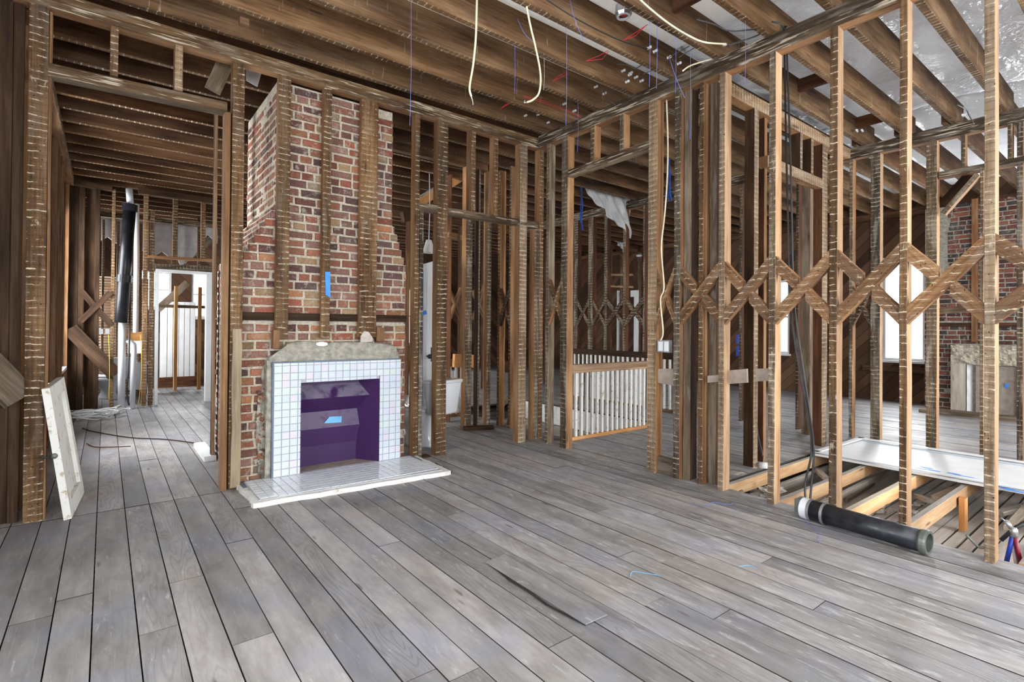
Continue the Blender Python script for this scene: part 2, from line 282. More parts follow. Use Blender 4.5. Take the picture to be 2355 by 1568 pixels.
# ------------------------------------------------------------------ geometry helpers
class MB:
    def __init__(s): s.v = []; s.f = []; s.uv = []; s.mi = []; s.c = []
    def face(s, idx, uvs=None, mi=0, col=(1, 1, 1)):
        s.f.append(tuple(idx)); s.uv.append(uvs or [(0, 0)]*len(idx)); s.mi.append(mi); s.c.append(col)
    def box(s, a, b, mi=0, col=(1, 1, 1), long=None, sides=None, seed=0.0):
        a = [min(p, q) for p, q in zip(a, b)] if False else list(a); b = list(b)
        for i in range(3):
            if a[i] > b[i]: a[i], b[i] = b[i], a[i]
        L = long if long is not None else max(range(3), key=lambda i: b[i]-a[i])
        o = len(s.v)
        for z in (a[2], b[2]):
            for y in (a[1], b[1]):
                for x in (a[0], b[0]): s.v.append((x, y, z))
        for fi, q in enumerate(((0, 2, 3, 1), (4, 5, 7, 6), (0, 1, 5, 4), (2, 6, 7, 3), (0, 4, 6, 2), (1, 3, 7, 5))):
            P = [s.v[o+i] for i in q]
            oth = [i for i in range(3) if i != L]
            s.face([o+i for i in q], [(p[L]+seed, p[oth[0]]+p[oth[1]]*1.0) for p in P], sides if (sides is not None and fi >= 2) else mi, col)
    def beam(s, p0, p1, wdir, w, d, lath=(), mi=0, mil=1, cham=0.003, jit=0.0015, seg=None, w1=None, d1=None, col=(1, 1, 1)):
        """a chamfered, slightly uneven timber from p0 to p1; lath = world directions whose faces take material mil"""
        p0, p1 = Vector(p0), Vector(p1); ax = (p1-p0); L = ax.length; ax.normalize()
        W = Vector(wdir); W = (W - ax*W.dot(ax)).normalized(); D = ax.cross(W).normalized()
        seg = seg or max(1, min(8, int(L/0.45))); o = len(s.v); sd = R.random()*100
        w1 = w1 or w; d1 = d1 or d
        for k in range(seg+1):
            t = k/seg; c = p0 + ax*L*t; ww = (w+(w1-w)*t)/2; dd = (d+(d1-d)*t)/2; h = min(cham, ww*0.4, dd*0.4)
            pr = [(ww, dd-h), (ww-h, dd), (-ww+h, dd), (-ww, dd-h), (-ww, -dd+h), (-ww+h, -dd), (ww-h, -dd), (ww, -dd+h)]
            for (a, b) in pr:
                nz = mnoise.noise(Vector((a*9+sd, b*9, k*1.7+sd)))*jit*2
                s.v.append(tuple(c + W*(a+nz) + D*(b+nz)))
        pv = [0, h*1.4]; per = [0]
        pts = [(w/2, d/2), (w/2, d/2), (-w/2, d/2), (-w/2, d/2), (-w/2, -d/2), (-w/2, -d/2), (w/2, -d/2), (w/2, -d/2), (w/2, d/2)]
        for i in range(8): per.append(per[-1] + max(0.002, math.dist(pts[i], pts[i+1])))
        nrm = [(W+D), D, (D-W), -W, (-W-D), -D, (W-D), W]
        for k in range(seg):
            for i in range(8):
                j = (i+1) % 8; n = nrm[i].normalized()
                m = mil if any(n.dot(Vector(q)) > 0.6 for q in lath) else mi
                u0, u1 = L*k/seg, L*(k+1)/seg
                s.face((o+k*8+i, o+k*8+j, o+(k+1)*8+j, o+(k+1)*8+i), [(u0, per[i]), (u0, per[i+1]), (u1, per[i+1]), (u1, per[i])], m, col)
        e = o+seg*8
        s.face([o+i for i in range(7, -1, -1)], [(0, i*0.02) for i in range(8)], mi, col); s.face([e+i for i in range(8)], [(0, i*0.02) for i in range(8)], mi, col)
    def tube(s, pts, r, n=8, mi=0, cap=True, col=(1, 1, 1)):
        pts = [Vector(p) for p in pts]; o = len(s.v); prev = None; rr = r if isinstance(r, (list, tuple)) else [r]*len(pts)
        for k, p in enumerate(pts):
            t = (pts[min(k+1, len(pts)-1)] - pts[max(k-1, 0)]).normalized()
            a = prev if prev is not None else (Vector((0, 0, 1)) if abs(t.z) < 0.9 else Vector((1, 0, 0)))
            a = (a - t*a.dot(t)).normalized(); b = t.cross(a); prev = a
            for i in range(n):
                g = 2*math.pi*i/n; s.v.append(tuple(p + (a*math.cos(g)+b*math.sin(g))*rr[k]))
        for k in range(len(pts)-1):
            for i in range(n):
                j = (i+1) % n; s.face((o+k*n+i, o+k*n+j, o+(k+1)*n+j, o+(k+1)*n+i), None, mi, col)
        if cap:
            s.face([o+i for i in range(n-1, -1, -1)], None, mi, col); e = o+(len(pts)-1)*n; s.face([e+i for i in range(n)], None, mi, col)
    def lathe(s, c, prof, n=24, mi=0, ax='z', col=(1, 1, 1), sx=1.0, sy=1.0):
        o = len(s.v); c = Vector(c)
        for (r, h) in prof:
            for i in range(n):
                g = 2*math.pi*i/n; x, y = r*math.cos(g)*sx, r*math.sin(g)*sy
                s.v.append(tuple(c + (Vector((x, y, h)) if ax == 'z' else Vector((h, x, y)) if ax == 'x' else Vector((x, h, y)))))
        for k in range(len(prof)-1):
            for i in range(n):
                j = (i+1) % n; s.face((o+k*n+i, o+k*n+j, o+(k+1)*n+j, o+(k+1)*n+i), None, mi, col)
    def poly(s, pts, thick=None, mi=0, col=(1, 1, 1)):
        o = len(s.v); pts = [Vector(p) for p in pts]; n = len(pts); s.v += [tuple(p) for p in pts]
        s.face(range(o, o+n), [(p.x+p.y, p.z) for p in pts], mi, col)
        if thick is not None:
            t = Vector(thick); s.v += [tuple(p+t) for p in pts]
            s.face(range(o+2*n-1, o+n-1, -1), [(p.x+p.y, p.z) for p in reversed(pts)], mi, col)
            for i in range(n):
                j = (i+1) % n; s.face((o+i, o+n+i, o+n+j, o+j), [(0, 0), (0, .05), (.1, .05), (.1, 0)], mi, col)
    def grid(s, fn, nu, nv, mi=0):
        o = len(s.v)
        for j in range(nv+1):
            for i in range(nu+1): s.v.append(tuple(fn(i/nu, j/nv)))
        for j in range(nv):
            for i in range(nu):
                a = o+j*(nu+1)+i; s.face((a, a+1, a+nu+2, a+nu+1), None, mi)
    def build(s, name, mats, parent=None, smooth=False, col=False, fix=True):
        me = bpy.data.meshes.new(name); me.from_pydata(s.v, [], s.f)
        for m in (mats if isinstance(mats, (list, tuple)) else [mats]): me.materials.append(M[m])
        me.polygons.foreach_set('material_index', s.mi)
        ul = me.uv_layers.new(name='UVMap'); ul.data.foreach_set('uv', [c for f in s.uv for p in f for c in p])
        if col:
            ca = me.color_attributes.new('Col', 'FLOAT_COLOR', 'CORNER')
            ca.data.foreach_set('color', [q for f, c in zip(s.f, s.c) for _ in f for q in (c[0], c[1], c[2], 1.0)])
        if fix:
            bm = bmesh.new(); bm.from_mesh(me); bmesh.ops.recalc_face_normals(bm, faces=bm.faces); bm.to_mesh(me); bm.free()
        if smooth: me.polygons.foreach_set('use_smooth', [True]*len(me.polygons))
        me.update(); o = bpy.data.objects.new(name, me); COL.objects.link(o)
        if parent is not None: o.parent = parent; o.matrix_parent_inverse = parent.matrix_world.inverted() if False else Matrix.Translation(-parent.location)
        return o
def tag(o, label, cat, group=None, kind=None):
    o['label'] = label; o['category'] = cat
    if group: o['group'] = group
    if kind: o['kind'] = kind
    return o
def root(name, loc, label, cat, group=None):
    o = bpy.data.objects.new(name, None); COL.objects.link(o); o.location = loc; o.empty_display_size = 0.1; tag(o, label, cat, group); return o
def struct(o): o['kind'] = 'structure'; return o
ORD = ['first', 'second', 'third', 'fourth', 'fifth', 'sixth', 'seventh', 'eighth', 'ninth', 'tenth', 'eleventh', 'twelfth', 'thirteenth', 'fourteenth', 'fifteenth', 'sixteenth', 'seventeenth', 'eighteenth', 'nineteenth', 'twentieth'] + ['twenty-'+x for x in ('first', 'second', 'third', 'fourth', 'fifth', 'sixth', 'seventh', 'eighth', 'ninth')] + ['thirtieth']
def timber(name, p0, p1, wdir, w, d, label, cat, mats=('side', 'lath'), lath=(), group=None, **k):
    b = MB(); b.beam(p0, p1, wdir, w, d, lath, **k); return tag(b.build(name, list(mats)), label, cat, group)
def stud(x0, x1, y0, y1, z0, z1, label, mats=('side', 'lath'), lath=((0, -1, 0),), name='stud', cat='stud', group=None, lean=0.0, **k):
    return timber(name, ((x0+x1)/2, (y0+y1)/2, z0), ((x0+x1)/2+lean, (y0+y1)/2, z1), (1, 0, 0), x1-x0, y1-y0, label, cat, mats, lath, group, **k)

# ================================================================== THE SETTING
ZP = 3.42          # underside of the top plates
ZJ, ZJT = 3.54, 3.80   # ceiling joists
HOLE = (4.06, 7.14, -1.2, 2.42); WELL = (4.35, 5.95, 4.5, 7.3)
fl = MB(); edges = [-0.171, -0.032, 0.123, 0.267, 0.419, 0.58, 0.732, 0.875, 1.011, 1.15]
xs = list(edges)
while xs[0] > XL: xs.insert(0, xs[0]-0.146+R.uniform(-.006, .006))
while xs[-1] < XR: xs.append(xs[-1]+0.146+R.uniform(-.006, .006))
LOOSE = at(1349, 1437, 2, 0), at(1397, 1414, 2, 0), at(1215, 1339, 2, 0)
lx0, lx1 = at(1349, 1437, 2, 0).x, at(1399, 1415, 2, 0).x
for i in range(len(xs)-1):
    x0, x1 = xs[i]+0.0026, xs[i+1]-0.0026; y = YB; ends = [YB]
    yy = YB + R.uniform(0.4, 3)
    while yy < YF: ends.append(yy); yy += R.uniform(1.6, 4.4)
    ends.append(YF)
    if x1 < 0.83: ends = [e for e in ends if abs(e-4.63) > 0.5 or e in (YB, YF)] + [4.63 + 0.0]; ends.sort()
    cuts = []
    for H in (HOLE, WELL):
        if x1 > H[0]+0.02 and x0 < H[1]: cuts.append((H[2], H[3]))
    for a, b in zip(ends[:-1], ends[1:]):
        j0, j1 = (.007 if a == 4.63 else .001), (.007 if b == 4.63 else .001); parts = [(a+j0, b-j1)]
        for c0, c1 in cuts:
            nw = []
            for (p, q) in parts:
                if q <= c0 or p >= c1: nw.append((p, q)); continue
                if p < c0: nw.append((p, c0))
                if q > c1: nw.append((c1, q))
            parts = nw
        col = (R.random(), R.random(), R.random())
        dz = R.uniform(-0.0015, 0.0015)
        for (p, q) in parts:
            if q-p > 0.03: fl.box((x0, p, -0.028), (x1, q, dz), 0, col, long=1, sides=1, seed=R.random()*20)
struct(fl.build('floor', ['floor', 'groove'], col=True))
# lower ceiling below the joists, seen in the opened floor
lo = MB(); y = YB
while y < YF:
    lo.box((XL, y, -0.34), (XR, y+0.075+R.uniform(-.006, .006), -0.315+R.uniform(-.004, .004)), 0, long=0); y += 0.09
struct(lo.build('floor_underlayer', 'lathdust'))
u = MB(); u.box((XL, YB, -0.40), (XR, YF, -0.36), 0); struct(u.build('floor_base', 'void'))  # dark plane added below the boards to stop light and keep gaps dark
def wall_shell(name, axis, pos, thick, a0, a1, wins, mat, z0=-0.4, z1=5.2):
    b = MB(); cur = a0
    def bx(p, q, r, t):
        if q-p < 1e-4 or t-r < 1e-4: return
        if axis == 0: b.box((pos, p, r), (pos+thick, q, t), 0)
        else: b.box((p, pos, r), (q, pos+thick, t), 0)
    for (c, hw, w0, w1) in sorted(wins):
        bx(cur, c-hw, z0, z1); bx(c-hw, c+hw, z0, w0); bx(c-hw, c+hw, w1, z1); cur = c+hw
    bx(cur, a1, z0, z1); struct(b.build(name, mat)); return b
wn = lambda s: [(c, hw, z0, z1) for (q, c, hw, z0, z1, p) in WIN if q == s]
wall_shell('wall_back', 1, YB-0.12, 0.12, XL-.12, XR+.12, wn('back'), 'vboards')
wall_shell('wall_left', 0, XL-0.12, 0.12, YB-.12, 4.85, wn('left'), 'vboards')
wall_shell('wall_sideleft', 0, XS-0.12, 0.12, 4.85, YF+.12, wn('sideleft'), 'vboards')
wall_shell('wall_right', 0, XR, 0.12, YB-.12, YF+.12, wn('right'), 'sheath')
wall_shell('wall_far', 1, YF, 0.12, XS-.12, XR, wn('far'), 'sheath')
r = MB(); r.box((XL, 4.78, -0.4), (XS, 4.85, 5.2)); struct(r.build('wall_return', 'vboards'))
wi = 0
for (s, c, hw, z0, z1, p) in WIN:
    wi += 1; b = MB(); g = MB(); t = 0.05
    ax, pos, inn = {'back': (1, YB, 1), 'left': (0, XL, 1), 'sideleft': (0, XS, 1), 'right': (0, XR, -1), 'far': (1, YF, -1)}[s]
    def bx(m, a, q, r0, r1, d0, d1):
        lo_, hi_ = pos+inn*d0, pos+inn*d1
        if ax == 0: m.box((lo_, a, r0), (hi_, q, r1), 0)
        else: m.box((a, lo_, r0), (q, hi_, r1), 0)
    for (a, q, r0, r1) in ((c-hw, c-hw+t, z0, z1), (c+hw-t, c+hw, z0, z1), (c-hw+t, c+hw-t, z0, z0+t), (c-hw+t, c+hw-t, z1-t, z1), (c-hw+t, c+hw-t, (z0+z1)/2-.02, (z0+z1)/2+.02)):
        bx(b, a, q, r0, r1, -0.1, -0.03)
    bx(b, c-hw-.04, c+hw+.04, z0-.04, z0, -0.11, 0.05)
    o = struct(b.build('window_%d' % wi, 'white')); bx(g, c-hw+t, c+hw-t, z0+t, z1-t, -0.068, -0.062); g.build('pane', 'glass', o)
# attic roof, floor boards added to keep attic light out, sheets stapled over joists
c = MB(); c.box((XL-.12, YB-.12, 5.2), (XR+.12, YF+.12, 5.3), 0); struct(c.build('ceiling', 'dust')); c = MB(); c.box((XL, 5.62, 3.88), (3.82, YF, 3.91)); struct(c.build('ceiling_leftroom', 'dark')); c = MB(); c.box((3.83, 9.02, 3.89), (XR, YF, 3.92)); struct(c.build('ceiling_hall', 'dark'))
def sheet(x0, x1, y0, y1, z, amp, nu, nv, name, mat, label, cat='plastic sheet', sm=True):
    b = MB(); b.grid(lambda a, q: (x0+(x1-x0)*a, y0+(y1-y0)*q, z + amp*mnoise.noise(Vector((a*(x1-x0)*1.7, q*(y1-y0)*2.3, z*7))) + amp*0.5*mnoise.noise(Vector((a*(x1-x0)*5, q*(y1-y0)*5, 3)))), nu, nv)
    return tag(b.build(name, mat, smooth=sm, fix=False), label, cat)
sheet(-1.69, 4.02, -2.99, 5.6, 3.835, 0.02, 60, 80, 'insulation_paper', 'sheetw', 'pale paper sheeting stapled above the ceiling joists of the fireplace room', 'insulation sheet')
sheet(3.85, 7.36, -2.99, 2.85, 3.875, 0.05, 60, 90, 'plastic_sheet', 'sheet', 'wrinkled glossy clear plastic sheet above the joists over the opened floor')
sheet(3.84, 11.64, 2.78, 9.0, 3.895, 0.03, 60, 60, 'plastic_sheet', 'sheet', 'plastic sheet above the joists of the stair hall')
sheet(7.3, 11.64, -2.99, 2.85, 3.86, 0.03, 40, 50, 'plastic_sheet', 'sheet', 'plastic sheet above the joists of the far right room')

# ================================================================== CEILING JOISTS
JY = [1.08+0.43*k for k in range(-9, 31)]
n = 0
for k, yj in enumerate(JY):
    if yj > 14.2: break
    xa = XL if yj < 4.7 else XS
    xb = 7.45 if yj < 2.6 else XR-0.02
    if 0.2 < yj < 4.6: lab = 'rough ceiling joist over the fireplace room, %s counting forward from the fireplace wall' % ORD[int(round((4.53-yj)/0.43))]
    elif yj <= 0.2: lab = 'rough ceiling joist overhead, %s counting forward from the fireplace wall' % ORD[int(round((4.53-yj)/0.43))]
    elif yj < 10.3: lab = 'dark ceiling joist over the left-hand back room, %s counting from the fireplace wall' % ORD[int(round((yj-4.96)/0.43))]
    else: lab = 'dark ceiling joist beyond the plumbing wall, %s counting backward from it' % ORD[int(round((yj-10.55)/0.43))]
    yj2 = yj + R.uniform(-.012, .012)
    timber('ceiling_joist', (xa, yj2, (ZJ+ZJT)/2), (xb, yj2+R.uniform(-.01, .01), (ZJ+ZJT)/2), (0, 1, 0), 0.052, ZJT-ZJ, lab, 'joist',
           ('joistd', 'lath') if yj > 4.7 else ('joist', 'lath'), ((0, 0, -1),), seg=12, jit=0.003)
# joists of the far right room, lapped beside the first set
for k, yj in enumerate([0.22+0.43*i for i in range(-2, 6)]):
    timber('ceiling_joist', (7.1, yj+.06, 3.67), (XR-.02, yj+.06, 3.67), (0, 1, 0), 0.052, 0.26, 'ceiling joist of the far right room, %s from its front end' % ORD[k], 'joist', ('joistd', 'lath'), ((0, 0, -1),), seg=8)
for (p, q, lab) in ((at(1545, 15, 2, 3.72), None, 'short blocking piece between joists near the cream cable'), (at(1860, 190, 2, 3.72), None, 'short reddish blocking piece between joists beyond the top plate'),
                    (at(2000, 275, 2, 3.72), None, 'short blocking piece between joists over the opened floor'), (at(561, 42, 2, 3.52), None, 'small wood block at the underside of a joist near the left')):
    if 'small' in lab: timber('wood_block', p+Vector((-.03, 0, -.03)), p+Vector((.03, 0, -.03)), (0, 1, 0), 0.05, 0.05, lab, 'wood block', ('sidem',))
    else:
        yk = min(JY, key=lambda t: abs(t-p.y)); yk = yk if yk < p.y else yk-0.43
        timber('joist_blocking', (p.x, yk+.03, 3.72), (p.x, yk+0.40, 3.72), (1, 0, 0), 0.05, 0.12, lab, 'blocking', ('red',))

# ================================================================== WALL A (the fireplace wall)
YA, DA = 4.65, 0.10
def ax_(px, py=700, y=YA): return at(px, py, 1, y).x
for z0, z1, mt, lab in ((3.42, 3.475, 'plate', 'lower member of the top plate along the fireplace wall'), (3.478, 3.54, 'plate', 'upper member of the top plate along the fireplace wall')):
    timber('top_plate', (XS, YA+.05, (z0+z1)/2), (4.06, YA+.05, (z0+z1)/2), (0, 1, 0), 0.10, z1-z0, lab, 'top plate', ('side', 'plate'), ((0, -1, 0),), seg=14, jit=.003)
def sa(pl, pr, z0, z1, label, mats=('side', 'lath'), py=700, d=DA, y=YA, name='stud', cat='stud', **k):
    return stud(ax_(pl, py, y), ax_(pr, py, y), y, y+d, z0, z1, label, mats, name=name, cat=cat, **k)
sa(-45, 22, 0, 3.42, 'wide dark weathered wall board at the left picture edge', ('dark', 'dark'), y=4.72, d=.03, name='wall_board', cat='wall board')
sa(22, 48, 0, 3.42, 'narrow dark wall board behind the leftmost post', ('dark', 'dark'), y=4.71, d=.03, name='wall_board', cat='wall board')
sa(58, 104, 0, 3.42, 'broad post with plaster lath stripes left of the opening', ('side', 'lath'), name='post', cat='post')
sa(105, 111, 0, 3.4, 'thin strip nailed along the right side of the broad left post', ('side', 'sidem'), y=4.66, d=.08, name='trim_strip', cat='strip')
p0, p1 = at(-60, 812, 1, 4.66), at(48, 918, 1, 4.66)
timber('diagonal_brace', p0+Vector((0, .02, 0)), p1+Vector((0, .02, 0)), (0, 1, 0), 0.04, 0.19, 'wide diagonal brace board at the left edge, cut at the post', 'brace', ('rough', 'rough'))
sa(513, 527, 0, 3.0, 'pale-edged jamb stud on the right side of the left opening', ('sidep', 'side'), py=600)
sa(531, 559, 0, 3.42, 'striped corner post left of the brick chimney', ('sidem', 'lath'), py=600, name='post', cat='post')
# header rail over the left opening, its cripples, and the corner blocks
timber('header_rail', (-.32, YA+.05, 3.01), (.745, YA+.05, 3.035), (0, 1, 0), 0.10, 0.085, 'weathered header rail across the opening left of the chimney', 'header', ('rough', 'plate'), ((0, -1, 0),))
sa(253, 272, 3.07, 3.42, 'short cripple stud above the left opening, nearer the left post', ('sidem', 'lath'), py=130, name='cripple_stud')
sa(402, 421, 3.075, 3.42, 'short cripple stud above the left opening, nearer the chimney', ('sidem', 'lathp'), py=150, name='cripple_stud')
timber('corner_block', at(489, 208, 1, 4.9), at(520, 140, 1, 4.9), (0, 1, 0), 0.05, 0.12, 'slanted rough corner block above the header rail', 'wood block', ('rough',))
# battens over the chimney brick
for (pl, pr, z0, lab, m) in ((637, 666, 1.20, 'narrow striped batten over the brick, left of three', 'lath'), (742, 761, 1.21, 'thin striped batten over the brick, middle of three, with blue tape', 'lath'), (829, 868, 1.21, 'broad striped batten over the brick, right of three', 'lath')):
    stud(ax_(pl, 450), ax_(pr, 450), YA, YA+.058, z0, 3.42, lab, ('side', m), name='batten', cat='batten', lean=0.004)
stud(ax_(628, 780), ax_(643, 780), YA-.004, YA+.06, 1.12, 1.27, 'small pale wood block at the foot of the left batten', ('side', 'sidem'), name='wood_block', cat='wood block')
stud(ax_(867, 770), ax_(886, 770), YA+.01, YA+.06, 1.17, 1.30, 'small brown wood block at the foot of the broad batten', ('sidem', 'sidem'), name='wood_block', cat='wood block')
# right of the chimney
sa(953, 963, 0, 3.42, 'narrow striped stud just right of the chimney', ('side', 'lath'))
sa(964, 973, 0, 2.47, 'dark grey striped jamb stud beside the white door', ('dark', 'lathg'))
sa(1005, 1028, 0, 3.42, 'thick brown post on the left side of the doorway', ('side', 'lath'), name='post', cat='post')
sa(1084, 1094, 2.54, 3.42, 'left upper cripple stud above the doorway header', ('sidem', 'lath'), py=400, name='cripple_stud')
sa(1137, 1146, 2.54, 3.42, 'right upper cripple stud above the doorway header', ('sidem', 'lath'), py=400, name='cripple_stud')
sa(1194, 1211, 0, 3.42, 'paint-spotted post on the right side of the doorway', ('side', 'lathp'), name='post', cat='post')
sa(1229, 1239, 0, 2.47, 'grey striped stud close to the room corner', ('side', 'lathg'))
sa(1240, 1249, 0, 3.42, 'orange-brown striped stud at the room corner', ('side', 'lath'))
timber('doorway_header', (2.425, YA+.045, 2.505), (4.0, YA+.045, 2.52), (0, 1, 0), 0.09, 0.07, 'round-worn header rail over the doorway right of the chimney', 'header', ('rough', 'plated'), ((0, -1, 0),), seg=6)
timber('sole_plate', (2.43, YA+.05, -.01), (2.60, YA+.05, -.01), (0, 1, 0), 0.1, 0.05, 'short dark sole plate beside the toilet', 'sole plate', ('dark',))

# ================================================================== WALL B (the long stud wall with crossed bracing)
XB, DB = 3.95, 0.10
def by(px, py=900, x=XB): return at(px, py, 0, x).y
for z0, z1, lab in ((3.40, 3.465, 'lower member of the top plate on the braced stud wall'), (3.468, 3.54, 'upper member of the top plate on the braced stud wall')):
    timber('top_plate', (XB+.05, -2.9, (z0+z1)/2), (XB+.05, 4.60, (z0+z1)/2), (1, 0, 0), 0.10, z1-z0, lab, 'top plate', ('side', 'plated'), ((-1, 0, 0),), seg=18, jit=.003)
def sb(pl, pr, z0, z1, label, mats=('sidep', 'lath'), py=900, d=DB, x=XB, name='stud', cat='stud', lath=((-1, 0, 0),), **k):
    y1, y0 = by(pl, py, x), by(pr, py, x)
    return timber(name, (x+d/2, (y0+y1)/2, z0), (x+d/2, (y0+y1)/2, z1), (0, 1, 0), y1-y0, d, label, cat, mats, lath, **k)
sb(1253, 1259, 0, 3.40, 'dark narrow stud at the room corner in the braced wall', ('rough', 'lathg'))
sb(1288, 1302, 0, 3.40, 'striped jamb post on the left side of the stair doorway', ('side', 'lathg'), name='post', cat='post')
sb(1488, 1508, 0, 3.40, 'plaster-streaked jamb post carrying the outlet box', ('side', 'lathp'), name='post', cat='post')
sb(1548, 1562, 0, 3.40, 'grey striped stud right of the outlet box', ('side', 'lathg'))
sb(1571, 1588, 0, 3.40, 'rough unstriped grey-brown stud in the stud cluster', ('dark', 'rough'), x=XB+.05)
sb(1605, 1615, 0, 3.40, 'striped stud in the middle of the stud cluster', ('side', 'lath'), x=XB+.02)
sb(1630, 1645, 0, 3.40, 'dark rough stud behind the cluster', ('dark', 'rough'), x=XB+.10)
sb(1651, 1664, 0, 3.40, 'striped stud with a pale side at the right end of the cluster', ('sidep', 'lathp'))
sb(1766, 1781, 0, 3.40, 'blackened striped stud, first standing free right of the cluster', ('sidep', 'lathg'))
sb(1906, 1924, 0, 3.40, 'dotted striped stud behind the pipe clamp, second right of the cluster', ('sidep', 'lath'))
sb(2067, 2085, 0, 3.40, 'brown striped stud behind the black pipe, third right of the cluster', ('sidep', 'lath'))
sb(2263, 2288, 0, 3.40, 'largest nearest striped stud at the right, in front of the pipe stand', ('sidep', 'lathp'))
sb(2560, 2600, 0, 3.40, 'stud beyond the right picture edge', ('sidep', 'lath'))
timber('doorway_header', (XB+.045, 3.03, 3.015), (XB+.045, 4.1, 2.99), (1, 0, 0), 0.09, 0.075, 'round-worn header rail over the stair doorway', 'header', ('rough', 'plated'), ((-1, 0, 0),), seg=5)
sb(1358, 1367, 3.04, 3.40, 'short cripple stud above the stair doorway, left one', ('side', 'lathg'), py=320, name='cripple_stud')
sb(1425, 1434, 3.04, 3.40, 'short cripple stud above the stair doorway, right one', ('side', 'lathg'), py=320, name='cripple_stud')
def block(pts, x, th, label, mat='greyw', name='blocking_board', cat='blocking'):
    b = MB(); b.poly([at(px, py, 0, x) for px, py in pts], (th, 0, 0)); return tag(b.build(name, mat), label, cat)
block(((1513, 848), (1549, 848), (1549, 887), (1513, 880)), XB+.03, .03, 'brown blocking board at waist height below the outlet box')
block(((1512, 1048), (1549, 1058), (1549, 1096), (1512, 1086)), XB+.03, .04, 'dark kick board at the floor below the outlet box', 'rough')
block(((1627, 864), (1652, 862), (1652, 878), (1627, 880)), XB+.02, .04, 'small pale blocking piece in the stud cluster')
block(((1672, 852), (1716, 848), (1717, 880), (1672, 883)), XB+.09, .03, 'pale grey blocking board just right of the stud cluster')
block(((1738, 848), (1766, 847), (1766, 876), (1738, 877)), XB+.09, .03, 'pale grey blocking board left of the blackened stud')
# X braces: one full diagonal in front, two half diagonals meeting it
def xbrace(ya, yb, z0, z1, label, x=XB, mats=('side', 'lathb'), w=0.088, left_only=False, swap=False, lath=((-1, 0, 0),), d=0.05):
    """bay from y=ya (nearer) to y=yb (farther)"""
    r_ = root('cross_brace', (x, (ya+yb)/2, (z0+z1)/2), label, 'cross brace', 'crossed diagonal braces between studs')
    f0, f1 = ya, yb; wv = w*1.32
    def dg(pa, pb, x0, x1, half=None):
        """pa, pb = (y, z centre) at the two stud faces; ends cut upright along the studs"""
        b = MB(); n_ = 4; o = 0; L = math.hypot(pb[0]-pa[0], pb[1]-pa[1]); sd = R.random()*9
        for k in range(n_+1):
            t = k/n_; y, z = pa[0]+(pb[0]-pa[0])*t, pa[1]+(pb[1]-pa[1])*t
            for (xx, dz) in ((x0, -wv/2), (x0, wv/2), (x1, wv/2), (x1, -wv/2)): b.v.append((xx+R.uniform(-.0015, .0015), y, z+dz+R.uniform(-.002, .002)))
        for k in range(n_):
            u0, u1 = L*k/n_+sd, L*(k+1)/n_+sd
            for i in range(4):
                j = (i+1) % 4; vv = (0, w, w+.05, 2*w+.05, 2*w+.1)
                front = i == 0 and lath
                b.face((k*4+i, k*4+j, k*4+4+j, k*4+4+i), [(u0, vv[i]), (u0, vv[i+1]), (u1, vv[i+1]), (u1, vv[i])], 1 if front else 0)
        b.face((0, 1, 2, 3), [(sd, 0), (sd, w), (sd+.05, w), (sd+.05, 0)]); b.face([n_*4+i for i in (3, 2, 1, 0)], [(sd, 0), (sd, w), (sd+.05, w), (sd+.05, 0)])
        return b.build('diagonal', list(mats), r_)
    c0, c1 = z0+wv/2, z1-wv/2; ym, zm = (f0+f1)/2, (z0+z1)/2; sl = (c1-c0)/abs(f1-f0); g = wv/2/sl/2*1.0
    dg((f1, c0), (f0, c1), x+.002, x+.05)
    dg((f1, c1), (ym+g, zm+g*sl), x+.006, x+.054); dg((ym-g, zm-g*sl), (f0, c0), x+.006, x+.054)
    return r_
Z0X, Z1X = 1.345, 1.86
e = {k: (by(a), by(b)) for k, (a, b) in dict(b0=(1253, 1259), b1=(1288, 1302), b2=(1488, 1508), b3=(1548, 1562), b6=(1651, 1664), b7=(1766, 1781), b8=(1906, 1924), b9=(2067, 2085), b10=(2263, 2288), b11=(2560, 2600)).items()}
xbrace(e['b1'][0], e['b0'][1], Z0X, Z1X, 'crossed braces in the narrow bay at the room corner', mats=('side', 'lathbg'), w=.06)
xbrace(e['b3'][0], e['b2'][1], Z0X, Z1X, 'crossed braces beside the outlet cable', w=.07)
xbrace(e['b6'][0], e['b3'][1], Z0X, Z1X, 'crossed braces across the stud cluster')
xbrace(e['b7'][0], e['b6'][1], Z0X, Z1X, 'crossed braces just right of the stud cluster', mats=('side', 'lathb'))
xbrace(e['b8'][0], e['b7'][1], Z0X, Z1X, 'crossed braces in front of the hanging black cables', mats=('side', 'lathb'))
xbrace(e['b9'][0], e['b8'][1], Z0X, Z1X, 'crossed braces in front of the bright right window, left bay')
xbrace(e['b10'][0], e['b9'][1], Z0X, Z1X, 'largest crossed braces, in front of the far brick chimney')
xbrace(e['b11'][0], e['b10'][1], Z0X, Z1X, 'crossed braces cut by the right picture edge')

